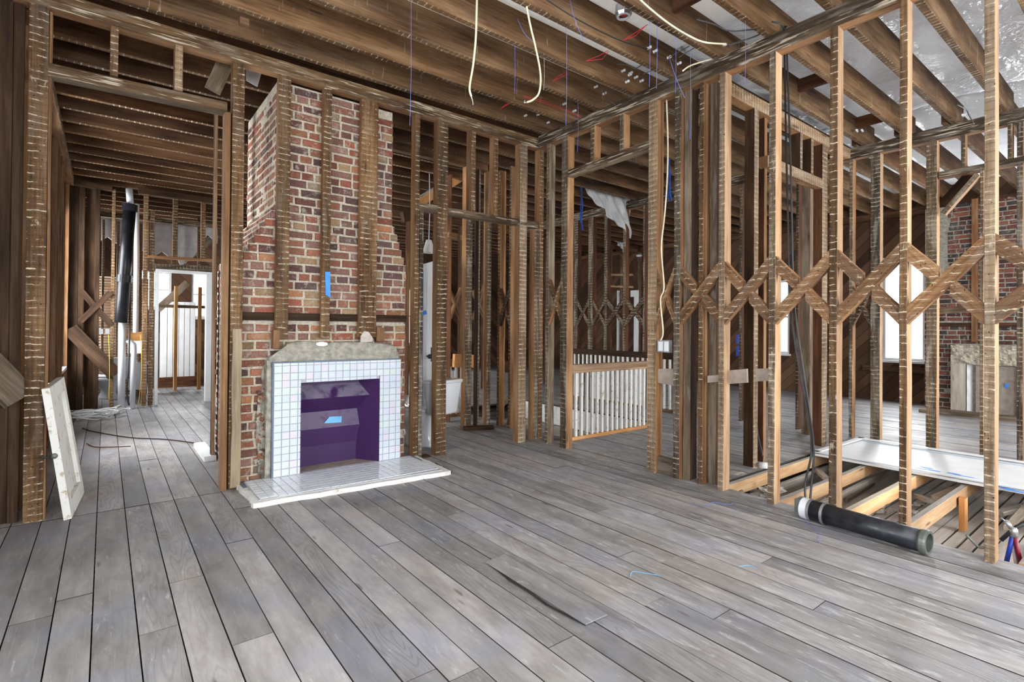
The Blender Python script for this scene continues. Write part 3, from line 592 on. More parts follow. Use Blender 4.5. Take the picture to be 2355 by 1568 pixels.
# ================================================================== BRICK CHIMNEYS
PAL = [(0.20, 0.075, 0.05), (0.25, 0.105, 0.065), (0.15, 0.072, 0.055), (0.10, 0.06, 0.055), (0.30, 0.14, 0.075), (0.22, 0.10, 0.065), (0.27, 0.18, 0.105), (0.23, 0.125, 0.10), (0.11, 0.055, 0.05), (0.27, 0.095, 0.06), (0.17, 0.09, 0.07), (0.24, 0.10, 0.065)]
CH = 0.0737
def put_brick(b, o, U, N, u0, u1, z0, z1, dep, col):
    """bevelled brick whose outer face lies dep in front of plane through o with outward normal N"""
    e_ = 0.007; base = len(b.v); j = lambda: R.uniform(-.0035, .0035)
    ring = lambda du, dd, dz: [(u0+du, z0+dz), (u1-du, z0+dz), (u1-du, z1-dz), (u0+du, z1-dz)]
    for (du, dz, dn) in ((0, 0, -0.015), (0, 0, dep-e_), (e_, e_, dep)):
        for (uu, zz) in ring(du, dn, dz):
            p = Vector(o) + Vector(U)*(uu+j()) + Vector(N)*(dn+(j() if dn > 0 else 0)); b.v.append((p.x, p.y, zz+j()))
    for k in (0, 1):
        for i in range(4):
            q = (i+1) % 4; b.face((base+k*4+i, base+k*4+q, base+k*4+4+q, base+k*4+4+i), None, 0, col)
    b.face((base+8, base+9, base+10, base+11), None, 0, col)
def brick_face(b, o, U, N, ext, z0, z1, skip=None, seed=0, pal=PAL):
    k = 0; z = z0
    while z < z1-0.02:
        a0, a1 = ext(z+CH/2); hdr = (k % 6 == 5)
        u = a0 - (0 if k % 2 else R.uniform(.04, .14))
        while u < a1-0.012:
            ln = (0.112 if (hdr or R.random() < .3) else 0.205)*R.uniform(0.93, 1.07); s0, s1 = max(u, a0), min(u+ln-0.017, a1)
            if s1-s0 > 0.02 and not (skip and skip((s0+s1)/2, z+CH/2)):
                c = R.choice(pal); f = R.uniform(.75, 1.25); put_brick(b, o, U, N, s0, s1, z+0.008+R.uniform(-.002, .002), z+CH-0.008+R.uniform(-.002, .002), R.uniform(.0005, .006), tuple(x*f for x in c))
            u += ln
        z += CH; k += 1
def outline(z):
    x0 = 0.868 if z < 1.85 else 0.868 + min(1, (z-1.85)/0.47)*0.262
    x1 = 2.345 if z < 1.88 else 2.345 - min(1, (z-1.88)/0.47)*0.155
    k = (z // CH) * CH
    return x0, x1
YC = 4.72; YCB = 5.9
chim = root('brick_chimney', (1.6, YC, 0), 'tall old brick chimney with stepped shoulders between the studs', 'chimney')
core = MB(); z = 0
while z < 3.37:
    x0, x1 = outline(z+CH/2); top = min(z+CH, 3.4)
    if z > 2.9 and x1 > 2.1: pass
    if z < 0.96:
        core.box((x0+.006, YC+.004, z), (1.24, YCB-.01, top)); core.box((2.12, YC+.004, z), (x1-.006, YCB-.01, top)); core.box((1.24, YC+.36, z), (2.12, YCB-.01, top))
    else: core.box((x0+.006, YC+.004, z), (x1-.006, YCB-.01, top))
    z += CH
core.build('mortar_core', 'mortar', chim)
bb = MB()
inopen = lambda uu, zz: (1.14 < uu < 2.22 and zz < 0.97) or (1.34 < zz < 1.43) 
brick_face(bb, (0, YC, 0), (1, 0, 0), (0, -1, 0), outline, 0, 3.30, inopen)
brick_face(bb, (0, YC, 0), (1, 0, 0), (0, -1, 0), lambda z: (1.13, 1.95), 3.31, 3.40)
for zz in range(int(3.38/CH)):
    z = zz*CH; x0, x1 = outline(z+CH/2)
    brick_face(bb, (x0+.006, YC, 0), (0, 1, 0), (-1, 0, 0), lambda q: ((0.0 if zz % 2 else 0.0), YCB-YC), z, z+CH-.001)
    brick_face(bb, (x1-.006, YC, 0), (0, 1, 0), (1, 0, 0), lambda q: (0.0, YCB-YC), z, z+CH-.001)
bb.build('brickwork', 'brick', chim, col=True)
nb = MB(); nb.beam((0.872, YC-.006, 1.385), (2.343, YC-.006, 1.388), (0, 1, 0), 0.05, 0.066, (), seg=4); nb.build('nailer_band', 'dark', chim)
def lumpy(name, pts, y0, y1, mat, parent, seed, amp=0.012, nn=26):
    """front-facing lumpy mortar mass, outline pts (x,z) extruded from y0 (front) to y1"""
    bm = bmesh.new(); vs = [bm.verts.new((x, y0, z)) for x, z in pts]; f = bm.faces.new(vs)
    bmesh.ops.triangulate(bm, faces=[f]); bmesh.ops.subdivide_edges(bm, edges=bm.edges[:], cuts=4, use_grid_fill=True)
    bmesh.ops.subdivide_edges(bm, edges=bm.edges[:], cuts=1, use_grid_fill=True)
    bnd = {v for e_ in bm.edges if e_.is_boundary for v in e_.verts}
    for v in bm.verts:
        nz = mnoise.noise(Vector((v.co.x*14+seed, v.co.z*14, seed)))+0.5*mnoise.noise(Vector((v.co.x*40, v.co.z*40, seed)))
        v.co.y -= nz*amp + (0 if v in bnd else amp)
    r_ = bmesh.ops.extrude_edge_only(bm, edges=[e_ for e_ in bm.edges if e_.is_boundary])
    for v in [g for g in r_['geom'] if isinstance(g, bmesh.types.BMVert)]: v.co.y = y1
    bmesh.ops.recalc_face_normals(bm, faces=bm.faces)
    me = bpy.data.meshes.new(name); bm.to_mesh(me); bm.free(); me.materials.append(M[mat])
    for p in me.polygons: p.use_smooth = True
    o = bpy.data.objects.new(name, me); COL.objects.link(o)
    if parent: o.parent = parent; o.matrix_parent_inverse = Matrix.Translation(-parent.location)
    return o
# rubble where the mantel was torn away
lumpy('broken_mortar', [(1.01, 0.05), (1.075, 0.05), (1.075, 0.98), (1.045, .98), (1.025, .9), (1.04, .8), (1.0, .7), (1.02, .55), (.99, .4), (1.015, .2)], YC-.003, YC+.02, 'mortarg', chim, 3, 0.02)
cb_ = MB()
for k in range(46):
    z_ = R.uniform(.07, .84); x_ = R.uniform(.995, 1.062); s_ = R.uniform(.014, .034); c_ = R.choice(PAL+[(.36, .33, .27)]*7)
    bm_ = bmesh.new(); [bm_.verts.new((x_+R.uniform(-s_, s_)*.8, YC-.012-R.uniform(0, .035), z_+R.uniform(-s_, s_)*.8)) for _ in range(9)]; bmesh.ops.convex_hull(bm_, input=bm_.verts)
    bm_.verts.index_update(); o = len(cb_.v); cb_.v += [tuple(v.co) for v in bm_.verts]
    for f in bm_.faces: cb_.face([o+v.index for v in f.verts], None, 0, c_)
    bm_.free()
cr_ = cb_.build('broken_brick_edge', 'brick', chim, col=True); cr_['kind'] = 'stuff'; cr_['label'] = 'crumbled brick and mortar left of the tiles'
# ---- fireplace surround
YS = 4.62; sx0, sx1, sz1 = 1.105, 2.248, 0.995; ox0, ox1, oz1 = 1.322, 2.034, 0.822
sur = root('fireplace_surround', (1.68, YS, 0.05), 'fireplace surround of pearly white mosaic tile around the purple firebox', 'fireplace surround')
g = MB(); g.box((sx0, YS+.003, .045), (ox0, YC+.0, sz1)); g.box((ox1, YS+.003, .045), (sx1, YC+.0, sz1)); g.box((ox0, YS+.003, oz1), (ox1, YC+.0, sz1)); g.build('grout_bed', 'grout', sur)
def tiles(b, org, U, V, N, nu, nv, tw, th, keep, th0=0.0, gap=0.0028, white=False):
    cols = [(0.52, 0.60, 0.70), (0.50, 0.62, 0.66), (0.56, 0.56, 0.74), (0.54, 0.68, 0.56), (0.66, 0.54, 0.66), (0.48, 0.60, 0.76), (0.60, 0.66, 0.70), (0.52, 0.56, 0.72), (.58, .64, .70), (.56, .64, .70), (.6, .66, .72)]
    if white: cols = [(.72, .74, .76), (.76, .77, .78), (.70, .73, .76)]
    U, V, N = Vector(U), Vector(V), Vector(N)
    for j in range(nv):
        for i in range(nu):
            a0, a1, b0, b1 = i*tw+gap, (i+1)*tw-gap, j*th+gap, (j+1)*th-gap
            k = keep(a0, a1, b0, b1)
            if not k: continue
            a0, a1, b0, b1 = k
            if a1-a0 < .008 or b1-b0 < .008: continue
            c = R.choice(cols); f = R.uniform(.94, 1.05); c = tuple(min(1, x*f) for x in c); base = len(b.v); e_ = 0.0015; tl = [R.uniform(-.0005, .0005) for _ in range(2)]
            for (q, h) in ((0, -.004), (0, .0028), (e_, .004)):
                for (x, y) in ((a0+q, b0+q), (a1-q, b0+q), (a1-q, b1-q), (a0+q, b1-q)):
                    b.v.append(tuple(Vector(org) + U*x + V*y + N*(h + (tl[0]*(x-a0)/tw+tl[1]*(y-b0)/th if h > 0 else 0))))
            for k2 in (0, 1):
                for m in range(4):
                    q = (m+1) % 4; b.face((base+k2*4+m, base+k2*4+q, base+k2*4+4+q, base+k2*4+4+m), None, 0, c)
            b.face((base+8, base+9, base+10, base+11), None, 0, c)
def keepf(a0, a1, b0, b1):
    X0, X1, Z0, Z1 = sx0+a0, sx0+a1, .05+b0, .05+b1
    X1 = min(X1, sx1-.002); Z1 = min(Z1, sz1-.002)
    if Z0 < oz1 and X1 > ox0 and X0 < ox1:
        if X0 < ox0-.01: X1 = ox0-.001
        elif X1 > ox1+.01: X0 = ox1+.001
        elif Z1 > oz1+.012: Z0 = oz1+.002
        else: return None
    return X0-sx0, X1-sx0, Z0-.05, Z1-.05
t = MB(); tiles(t, (sx0, YS, .05), (1, 0, 0), (0, 0, 1), (0, -1, 0), 18, 16, .0642, .0615, keepf); t.build('tile_face', 'tile', sur, col=True)
t = MB(); t.box((sx0-.006, YS-.002, sz1), (sx1+.006, YC, sz1+.011)); t.box((sx0-.012, YS-.001, .05), (sx0, YS+.02, sz1+.01)); t.build('tile_edging', 'slate', sur)
lumpy('mortar_hood', [(1.06, .985), (2.25, .985), (2.24, 1.06), (2.18, 1.13), (2.09, 1.145), (1.9, 1.165), (1.55, 1.165), (1.32, 1.18), (1.22, 1.155), (1.16, 1.08), (1.08, 1.05)], YS+.045, YC+.02, 'mortarg', sur, 9, 0.022)
lumpy('mortar_side', [(1.045, .03), (1.098, .03), (1.098, 1.02), (1.055, 1.02), (1.05, .6), (1.06, .3)], YS+.03, YC+.02, 'mortarg', sur, 11, 0.012)
# firebox: splayed right cheek and a moulded back with a nose
fb = MB(); XRf = lambda y: ox1 - (y-YS)*0.62; XLf = ox0 - 0.06
prof = [(YS+.19, .0), (YS+.185, .22), (YS+.17, .30), (YS+.135, .40), (YS+.155, .535), (YS+.055, .665), (YS+.14, .79), (YS+.15, .95)]
prof = [(YS+.225, .0), (YS+.22, .22), (YS+.19, .38), (YS+.215, .53), (YS+.095, .665), (YS+.20, .78), (YS+.21, .93)]
for (ya, za), (yb, zb) in zip(prof[:-1], prof[1:]):
    o = len(fb.v); fb.v += [(XLf, ya, za), (XRf(ya), ya, za), (XRf(yb), yb, zb), (XLf, yb, zb)]; fb.face((o, o+1, o+2, o+3))
ch_ = [(XRf(YS), YS)] + []
poly = [(YS, .0)] + prof + [(YS, .93)]
o = len(fb.v); fb.v += [(XRf(y), y, z) for y, z in poly]; fb.face(range(o, o+len(poly)))
o = len(fb.v); fb.v += [(XLf, YS, 0), (XLf, YS+.25, 0), (XLf, YS+.25, .93), (XLf, YS, .93)]; fb.face((o, o+1, o+2, o+3))
o = len(fb.v); fb.v += [(XLf, YS+.25, .90), (XRf(YS), YS+.25, .90), (XRf(YS), YS+.01, .90), (XLf, YS+.01, .90)]; fb.face((o, o+1, o+2, o+3))
fb.box((XLf, YS+.004, oz1-.001), (ox1, YS+.2, oz1+.006))
fb.box((ox0-.004, YS+.002, 0.05), (ox0+.003, YS+.06, oz1)); fb.box((ox1-.003, YS+.002, .05), (ox1+.004, YS+.02, oz1))
fb.build('firebox', 'purple', sur)
fbf = MB(); fbf.box((XLf, YS+.002, .02), (ox1, YS+.26, .048)); fbf.build('firebox_floor', 'greyw', sur)
# hearth
hr = root('hearth', (1.65, 4.35, 0), 'raised white-tiled hearth slab with broken plaster edge', 'hearth')
def ragged_slab(name, pts, z0, z1, mat, parent, amp, n=14, seed=1):
    b = MB(); P = []
    for i in range(len(pts)):
        a, q = Vector(pts[i]), Vector(pts[(i+1) % len(pts)])
        for k in range(n):
            p = a.lerp(q, k/n); nz = mnoise.noise(Vector((p.x*9+seed, p.y*9, seed)))+.6*mnoise.noise(Vector((p.x*28, p.y*28, seed)))
            d_ = (q-a).normalized(); P.append(Vector((p.x - d_.y*nz*amp, p.y + d_.x*nz*amp)))
    m = len(P); b.v += [(p.x, p.y, z1) for p in P] + [(p.x+mnoise.noise(Vector((p.x*20, p.y*20, 5)))*amp*.7, p.y-abs(mnoise.noise(Vector((p.x*12, p.y*12, 8))))*amp*.7, z0) for p in P]
    b.face(range(m)); b.face(range(2*m-1, m-1, -1))
    for i in range(m): j = (i+1) % m; b.face((i, m+i, m+j, j))
    return b.build(name, mat, parent)
ragged_slab('plaster_slab', [(0.845, 4.075), (2.43, 3.985), (2.45, 4.70), (0.85, 4.70)], 0.0, 0.036, 'oldwhite', hr, .014, 24)
ragged_slab('slate_base', [(0.86, 4.5), (2.40, 4.45), (2.40, 4.70), (0.86, 4.70)], 0.03, 0.040, 'slate', hr, .004, 8, 3)
t = MB(); hx0, hx1 = 0.90, 2.36
def hk(a0, a1, b0, b1):
    front = 4.125 - (hx0+a0-.9)*0.045 + mnoise.noise(Vector(((hx0+a0)*5, 1, 1)))*0.02
    Y0, Y1 = 4.66-b1, 4.66-b0
    if Y0 < front: Y0 = front
    if Y1-Y0 < .012: return None
    return a0, min(a1, hx1-hx0), 4.66-Y1, 4.66-Y0
tiles(t, (hx0, 4.66, .0445), (1, 0, 0), (0, -1, 0), (0, 0, 1), 23, 9, .0642, .0642, hk, gap=.0018, white=True); t.build('tile_top', 'tile', hr, col=True)
ragged_slab('grout_layer', [(.892, 4.115), (2.37, 4.04), (2.37, 4.665), (.892, 4.665)], .036, .0435, 'grout', hr, .006, 20, 6)
timber('wood_chip', (2.44, 4.02, .012), (2.47, 4.35, .012), (1, 0, 0), .04, .02, 'thin brown wood strip along the right end of the hearth', 'wood strip', ('red',))
ragged_slab_o = root('hearth', (0.8, 6.0, 0), 'white tiled hearth corner in the left-hand back room', 'hearth')
b = MB(); b.box((.76, 5.75, 0), (.862, 6.5, .05)); b.build('slab', 'white', ragged_slab_o)
# small things on the fireplace
def plate_on(pts, ax, v, th, name, mat, label, cat):
    b = MB(); tv = [0, 0, 0]; tv[ax] = th; b.poly([at(x, y, ax, v) for x, y in pts], tv); return tag(b.build(name, mat), label, cat)
plate_on(((748, 625), (760, 625), (760, 685), (749, 678)), 1, YA-.004, .0015, 'tape_strip', 'tape', 'bright blue tape strip on the middle batten above the fireplace', 'tape')
ft = MB(); q = [at(x, y, 1, YS+.195) for x, y in ((758, 958), (786, 957), (785, 971), (757, 973))]; ft.poly(q, (0, .001, 0)); q2 = [at(x, y, 1, YS+.188) for x, y in ((758, 958), (757, 973), (745, 973))]; ft.poly(q2, (0, .001, 0))
tag(ft.build('tape_strip', 'tapel'), 'light blue folded tape on the purple firebox back', 'tape')
tg = root('key_tag', at(740, 791, 1, 4.62), 'small white oval tag hanging from the mortar above the tiles', 'tag')
b = MB(); b.poly([at(740+math.cos(a)*14*(1 if math.cos(a) > 0 else .95), 791+math.sin(a)*5, 1, 4.612) for a in [i*math.pi/9 for i in range(18)]], (0, .004, 0)); b.build('tag_body', 'white', tg)
b = MB(); b.lathe(at(749, 790, 1, 4.61), [(.006, -.003), (.011, -.003), (.011, .002), (.006, .002), (.006, -.003)], 12, ax='y'); b.build('ring', 'metal', tg)
plate_on(((830, 772), (838, 761), (848, 763), (858, 778), (856, 786), (829, 787)), 1, YA-.01, .01, 'plaster_chip', 'chip', 'pale plaster chip leaning at the foot of the broad batten', 'plaster chip')
# rough timber facing in the cut corner post
b = MB(); b.beam((ax_(542, 900), YA-.012, 0.02), (ax_(543, 900), YA-.012, 1.28), (1, 0, 0), .07, .03, (), seg=8, jit=.006); tag(b.build('nailed_board', 'crust'), 'rough plaster-crusted board nailed low on the corner post', 'board')

# ================================================================== LEFT-HAND BACK ROOM
XW = -0.5
for i, y in enumerate([5.05, 5.45, 5.85, 6.25, 6.65, 7.05, 7.45, 7.85, 8.25, 8.65, 9.12, 10.32]):
    timber('stud', (-.472, y, 0), (-.472, y, ZP), (0, 1, 0), .05, .05, 'brown stud on the outer left wall of the back room, %s from the front' % ORD[i], 'stud', ('sidem', 'sidem'), ((1, 0, 0),), seg=4) if not (6.3 < y < 7.5) else None
timber('top_plate', (-.445, 4.8, ZP+.05), (-.445, 10.36, ZP+.05), (1, 0, 0), .1, .1, 'top plate along the outer left wall of the back room', 'top plate', ('side', 'plate'), ((1, 0, 0),))
# chimney side stud in the back room
y_ = at(495, 1058, 2, 0).y; b0 = at(490, 700, 1, y_).x; b1 = at(497, 700, 1, y_).x
stud(b0, b1, y_, y_+.09, 0, ZP, 'pale-edged stud in front of the chimney flank', ('dark', 'sidep'))
# plumbing wall F
YW = 10.38
def sf(pl, pr, z0, z1, label, mats=('sidem', 'sidem'), py=700, y=YW, d=.09, name='stud', cat='stud', **k): return stud(ax_(pl, py, y), ax_(pr, py, y), y, y+d, z0, z1, label, mats, name=name, cat=cat, **k)
sf(148, 178, 0, 3.45, 'wide dark board in the left corner of the plumbing wall', ('dark', 'dark'), y=YW+.06, name='wall_board', cat='wall board')
sf(179, 193, 0, 3.45, 'first stud of the plumbing wall from the left', ('dark', 'dark'))
sf(195, 218, 0, 3.45, 'wide dark board between the left studs of the plumbing wall', ('dark', 'dark'), y=YW+.1, d=.03, name='wall_board', cat='wall board')
sf(217, 228, 0, 3.45, 'second stud of the plumbing wall from the left', ('dark', 'dark'))
sf(255, 263, 0, 3.45, 'third stud of the plumbing wall, left of the black pipe', ('sidem', 'lath'))
sf(328, 339, 0, 3.45, 'fourth stud of the plumbing wall, right of the white pipes', ('sidem', 'lath'))
sf(343, 354, 0, 3.2, 'striped stud beside the white door frame', ('sidem', 'lath'))
sf(398, 409, 2.45, 3.45, 'cripple stud above the white door frame, left one', ('sidem', 'lath'), py=520, name='cripple_stud')
sf(463, 473, 2.45, 3.45, 'cripple stud above the white door frame, right one', ('sidem', 'lath'), py=520, name='cripple_stud')
timber('header_rail', at(338, 590, 1, YW+.04), at(489, 599, 1, YW+.04), (0, 1, 0), .09, .045, 'thin rail above the white door frame', 'header', ('side',))
timber('header_rail', at(354, 612, 1, YW+.05), at(489, 617, 1, YW+.05), (0, 1, 0), .1, .07, 'crusty grey header directly over the white door frame', 'header', ('rough', 'lathg'), ((0, -1, 0),))
timber('top_plate', (ax_(150, 440, YW), YW+.04, 3.47), (ax_(258, 450, YW), YW+.04, 3.47), (0, 1, 0), .1, .09, 'left piece of the plumbing wall top plate', 'top plate', ('dark',))
timber('top_plate', (ax_(318, 450, YW), YW+.04, 3.49), (ax_(500, 460, YW), YW+.04, 3.49), (0, 1, 0), .1, .1, 'right piece of the plumbing wall top plate', 'top plate', ('dark',))
timber('top_plate', at(228, 492, 1, YW+1.1), at(500, 520, 1, YW+1.1), (0, 1, 0), .1, .09, 'crusted plate behind the plumbing wall above the white sheet', 'top plate', ('rough', 'plate'), ((0, -1, 0),))
xb = root('cross_brace', at(220, 706, 1, YW-.03), 'crossed braces low in the plumbing wall left of the black pipe', 'cross brace', 'crossed diagonal braces between studs')
for a, q in (((186, 668), (256, 748)), ((184, 740), (255, 672))):
    b = MB(); b.beam(at(*a, 1, YW-.02 if a[1] > 700 else YW), at(*q, 1, YW-.02 if a[1] > 700 else YW), (0, 1, 0), .03, .085, (), seg=2); b.build('diagonal', 'dark', xb)
timber('diagonal_brace', at(160, 755, 1, YW-.05), at(266, 862, 1, YW-.05), (0, 1, 0), .04, .20, 'wide dark diagonal board across the foot of the plumbing wall', 'brace', ('dark',))
# door frame (white)
df = root('door_frame', (at(420, 925, 1, YW).x, YW, 0), 'white-painted door frame in the plumbing wall', 'door frame')
a0, a1 = ax_(356, 800, YW), ax_(488, 800, YW); zt = at(420, 622, 1, YW).z
for nm, bx_ in (('jamb', ((a0, YW-.02, 0), (a0+.045, YW+.12, zt-.045))), ('jamb', ((a1-.1, YW-.02, 0), (a1, YW+.12, zt-.045))), ('head', ((a0, YW-.02, zt-.045), (a1, YW+.12, zt)))):
    b = MB(); b.box(*bx_); b.build(nm, 'white', df)
# pipes
def pix_path(pts): return [at(x, y, a, v) for (x, y, a, v) in pts]
bp = root('drain_pipe', at(277, 740, 1, 10.0), 'black plastic drain pipe with collars leaning in the plumbing wall', 'pipe')
P0, P1 = at(299, 470, 1, 10.0), at(278, 742, 1, 10.0)
b = MB(); b.tube([P0, P0.lerp(P1, .5), P1], .082, 20); b.build('pipe_run', 'blackpvc', bp, smooth=True)
for t_, nm in ((0.0, 'collar'), (.60, 'collar')):
    q = P0.lerp(P1, t_); q2 = P0.lerp(P1, t_+.06); b = MB(); b.tube([q, q2], .1, 20); b.build(nm, 'blackpvc', bp, smooth=False)
def pipe(pts, r, mat, label, name='pipe', cat='pipe', n=12, smooth=True):
    b = MB(); b.tube(pix_path(pts), r, n); return tag(b.build(name, mat, smooth=smooth), label, cat)
pipe([(281, 735, 1, 10.02), (279, 935, 1, 10.1)], .048, 'pvc', 'white waste pipe rising below the black drain pipe')
pipe([(297, 434, 1, 10.02), (300, 475, 1, 10.02)], .045, 'pvc', 'short white pipe stub above the black drain pipe')
pipe([(315, 470, 1, 10.45), (311, 765, 1, 10.45)], .034, 'pvc', 'long thin white vent pipe right of the black drain pipe')
pipe([(288, 785, 1, 10.05), (300, 786, 1, 10.05), (307, 792, 1, 10.05), (308, 805, 1, 10.05), (304, 938, 1, 10.05)], .038, 'pvc', 'white pipe with an elbow, right of the other waste pipe')
b = MB(); b.box(at(290, 763, 1, 10.6), at(328, 792, 1, 10.64)); tag(b.build('plywood_board', 'newo'), 'orange plywood scrap behind the white pipes', 'board')
b = MB(); b.box(at(294, 784, 1, 10.5), at(330, 812, 1, 10.56)); tag(b.build('foam_board', 'foam'), 'crumpled white foam piece below the plywood scrap', 'foam')
for (px, lab) in ((232, 'pale outlet box low on the lath wall, left one'), (247, 'grey outlet box low on the lath wall, right one')):
    b = MB(); b.box(at(px-5, 756, 1, 10.55), at(px+5, 768, 1, 10.6)); tag(b.build('outlet_box', 'metal'), lab, 'outlet box')
def wire(pts, r, mat, label, name='wire', cat='wire', n=6, sub=5):
    P = pix_path(pts); Q = []
    for i in range(len(P)-1):
        p0, p1, p2, p3 = P[max(i-1, 0)], P[i], P[i+1], P[min(i+2, len(P)-1)]
        for k in range(sub):
            t = k/sub; Q.append(0.5*((2*p1) + (-p0+p2)*t + (2*p0-5*p1+4*p2-p3)*t*t + (-p0+3*p1-3*p2+p3)*t**3))
    Q.append(P[-1]); b = MB(); b.tube(Q, r, n); return tag(b.build(name, mat, smooth=True), label, cat)
wire([(292, 437, 1, 10.0), (291, 500, 1, 10.2), (286, 745, 1, 10.1)], .004, 'yellow', 'yellow wire beside the black drain pipe')
wire([(306, 445, 1, 10.2), (302, 600, 1, 10.2), (296, 830, 1, 9.9), (292, 900, 1, 9.9), (297, 932, 1, 9.9)], .012, 'blackcable', 'black cable hanging behind the white pipes', 'cable', 'cable')
wire([(323, 770, 1, 10.3), (326, 850, 1, 10.3), (318, 935, 1, 10.3)], .004, 'yellow', 'yellow wire right of the white pipes')
wire([(250, 770, 1, 10.3), (252, 850, 1, 10.3), (250, 925, 1, 10.3)], .004, 'yellow', 'yellow wire left of the white pipes')
# lath wall behind, with torn white sheet above
YL = 12.2
lw = MB(); zz = 0.0
while zz < 2.2:
    lw.box((ax_(226, 750, YL), YL, zz), (ax_(340, 750, YL), YL+.012, zz+.035+R.uniform(-.004, .004)), long=0, seed=R.random()*9); zz += .05
struct(lw.build('wall_lath', 'sidem'))
pb = MB(); pb.box((ax_(226, 750, YL), YL+.015, 0), (ax_(340, 750, YL), YL+.03, 2.2)); struct(pb.build('wall_lath_back', 'oldwhite'))
plate_on(((232, 492), (335, 500), (420, 508), (500, 515), (500, 560), (478, 540), (455, 575), (440, 598), (430, 590), (418, 618), (410, 598), (395, 596), (372, 578), (355, 590), (320, 571), (285, 569), (262, 556), (248, 545), (232, 553)), 1, 12.0, .02, 'torn_sheet', 'plaster', 'torn white sheet high behind the plumbing wall', 'torn sheet')
for i, (px, w_) in enumerate(((346, 8), (400, 8), (459, 8))):
    sf(px-w_/2, px+w_/2, 2.3, 3.4, 'thin stud in front of the torn white sheet, %s from the left' % ORD[i], ('sidem', 'lath'), y=11.6, py=560, name='cripple_stud')
for i, px in enumerate((236, 270, 322)):
    sf(px-3, px+3, 0, 3.2, 'thin stud before the lath wall, %s from the left' % ORD[i], ('sidem', 'lathp'), y=11.9, py=700)
timber('diagonal_brace', at(420, 600, 1, 12.9), at(500, 540, 1, 12.9), (0, 1, 0), .05, .14, 'sloping rough board above the white door frame', 'brace', ('rough',))
# room seen through the door frame
def person_none(): pass
cab = root('wardrobe', at(410, 868, 1, 13.2), 'tall white panelled closet front beyond the white door frame', 'closet')
a0, a1 = at(371, 780, 1, 13.2), at(449, 780, 1, 13.2); zb, zt = at(410, 869, 1, 13.2).z, at(410, 694, 1, 13.2).z
b = MB(); b.box((a0.x, 13.2, zb), (a1.x, 13.6, zt)); b.build('case', 'white', cab)
for k in range(6):
    x0 = a0.x + (a1.x-a0.x)*k/6; b = MB(); b.box((x0+.008, 13.185, zb+.02), (x0+(a1.x-a0.x)/6-.008, 13.199, zt-.02)); b.build('panel', 'white', cab)
sf(400, 408, 0, 2.1, 'orange bare stud through the white door frame, left one', ('newo', 'newo'), y=12.4, py=800)
sf(455, 463, 0, 2.1, 'orange bare stud through the white door frame, right one', ('newo', 'newo'), y=12.4, py=800)
timber('rail', at(358, 703, 1, 12.5), at(490, 707, 1, 12.5), (0, 1, 0), .05, .06, 'horizontal rail across the white closet front', 'rail', ('rough',))
b = MB(); b.box(at(350, 869, 1, 13.1), at(478, 893, 1, 13.14)); tag(b.build('low_board', 'red'), 'red-brown baseboard under the white closet front', 'board')
timber('stringer', at(362, 712, 1, 12.8), at(432, 650, 1, 12.8), (0, 1, 0), .04, .14, 'sloping timber above the closet front', 'brace', ('rough',))
# toilet behind the plumbing wall
def toilet(loc, rz, label, s=1.0):
    t = root('toilet', loc, label, 'toilet'); t.rotation_euler = (0, 0, 0)
    Rm = Matrix.Translation(Vector(loc)) @ Matrix.Rotation(rz, 4, 'Z')
    def fin(b, nm, mat='porc', sm=True):
        b.v = [tuple(Rm @ Vector((p[0]*s, p[1]*s, p[2]*s))) for p in b.v]; return b.build(nm, mat, t, smooth=sm)
    b = MB(); rings = []
    def rr(z, hx, y0, y1, rad):
        P = []
        for cx, cy, a in ((hx-rad, y1-rad, 0), (-hx+rad, y1-rad, 90), (-hx+rad, y0+rad, 180), (hx-rad, y0+rad, 270)):
            for k in range(5): g_ = math.radians(a+k*22.5); P.append((cx+rad*math.cos(g_), cy+rad*math.sin(g_), z))
        return P
    def loft(b, rs):
        o = len(b.v); m = len(rs[0])
        for r_ in rs: b.v += r_
        for k in range(len(rs)-1):
            for i in range(m): j = (i+1) % m; b.face((o+k*m+i, o+k*m+j, o+(k+1)*m+j, o+(k+1)*m+i))
        b.face([o+i for i in range(m-1, -1, -1)]); b.face([o+(len(rs)-1)*m+i for i in range(m)])
    loft(b, [rr(.37, .15, .02, .17, .04), rr(.39, .165, .0, .185, .04), rr(.70, .225, -.01, .2, .04), rr(.705, .225, -.01, .2, .04)]); fin(b, 'tank')
    b = MB(); loft(b, [rr(.705, .24, -.02, .21, .045), rr(.735, .24, -.02, .21, .045), rr(.742, .225, -.005, .195, .04)]); fin(b, 'tank_lid')
    b = MB(); rs = []
    for z, hx, y0, y1 in ((0, .12, .0, -.52), (.03, .115, -.02, -.50), (.12, .09, -.06, -.42), (.22, .11, -.04, -.46), (.32, .17, .02, -.58), (.385, .185, .02, -.62)):
        ring = []
        for k in range(24):
            g_ = 2*math.pi*k/24; cy, ry = (y0+y1)/2, abs(y1-y0)/2; ring.append((hx*math.cos(g_), cy+ry*math.sin(g_), z))
        rs.append(ring)
    loft(b, rs); fin(b, 'bowl')
    b = MB(); ring = lambda z, q: [((.19+q)*math.cos(2*math.pi*k/24), -.30+(.29+q)*math.sin(2*math.pi*k/24), z) for k in range(24)]
    loft(b, [ring(.388, 0), ring(.41, 0), ring(.418, -.02)]); fin(b, 'seat_lid')
    return t
toilet((at(268, 930, 2, 0).x, 11.5, 0), math.radians(205), 'white toilet behind the pipes of the plumbing wall')
bs = root('bathtub', at(300, 900, 1, 11.8), 'white porcelain tub end behind the white pipes', 'bathtub')
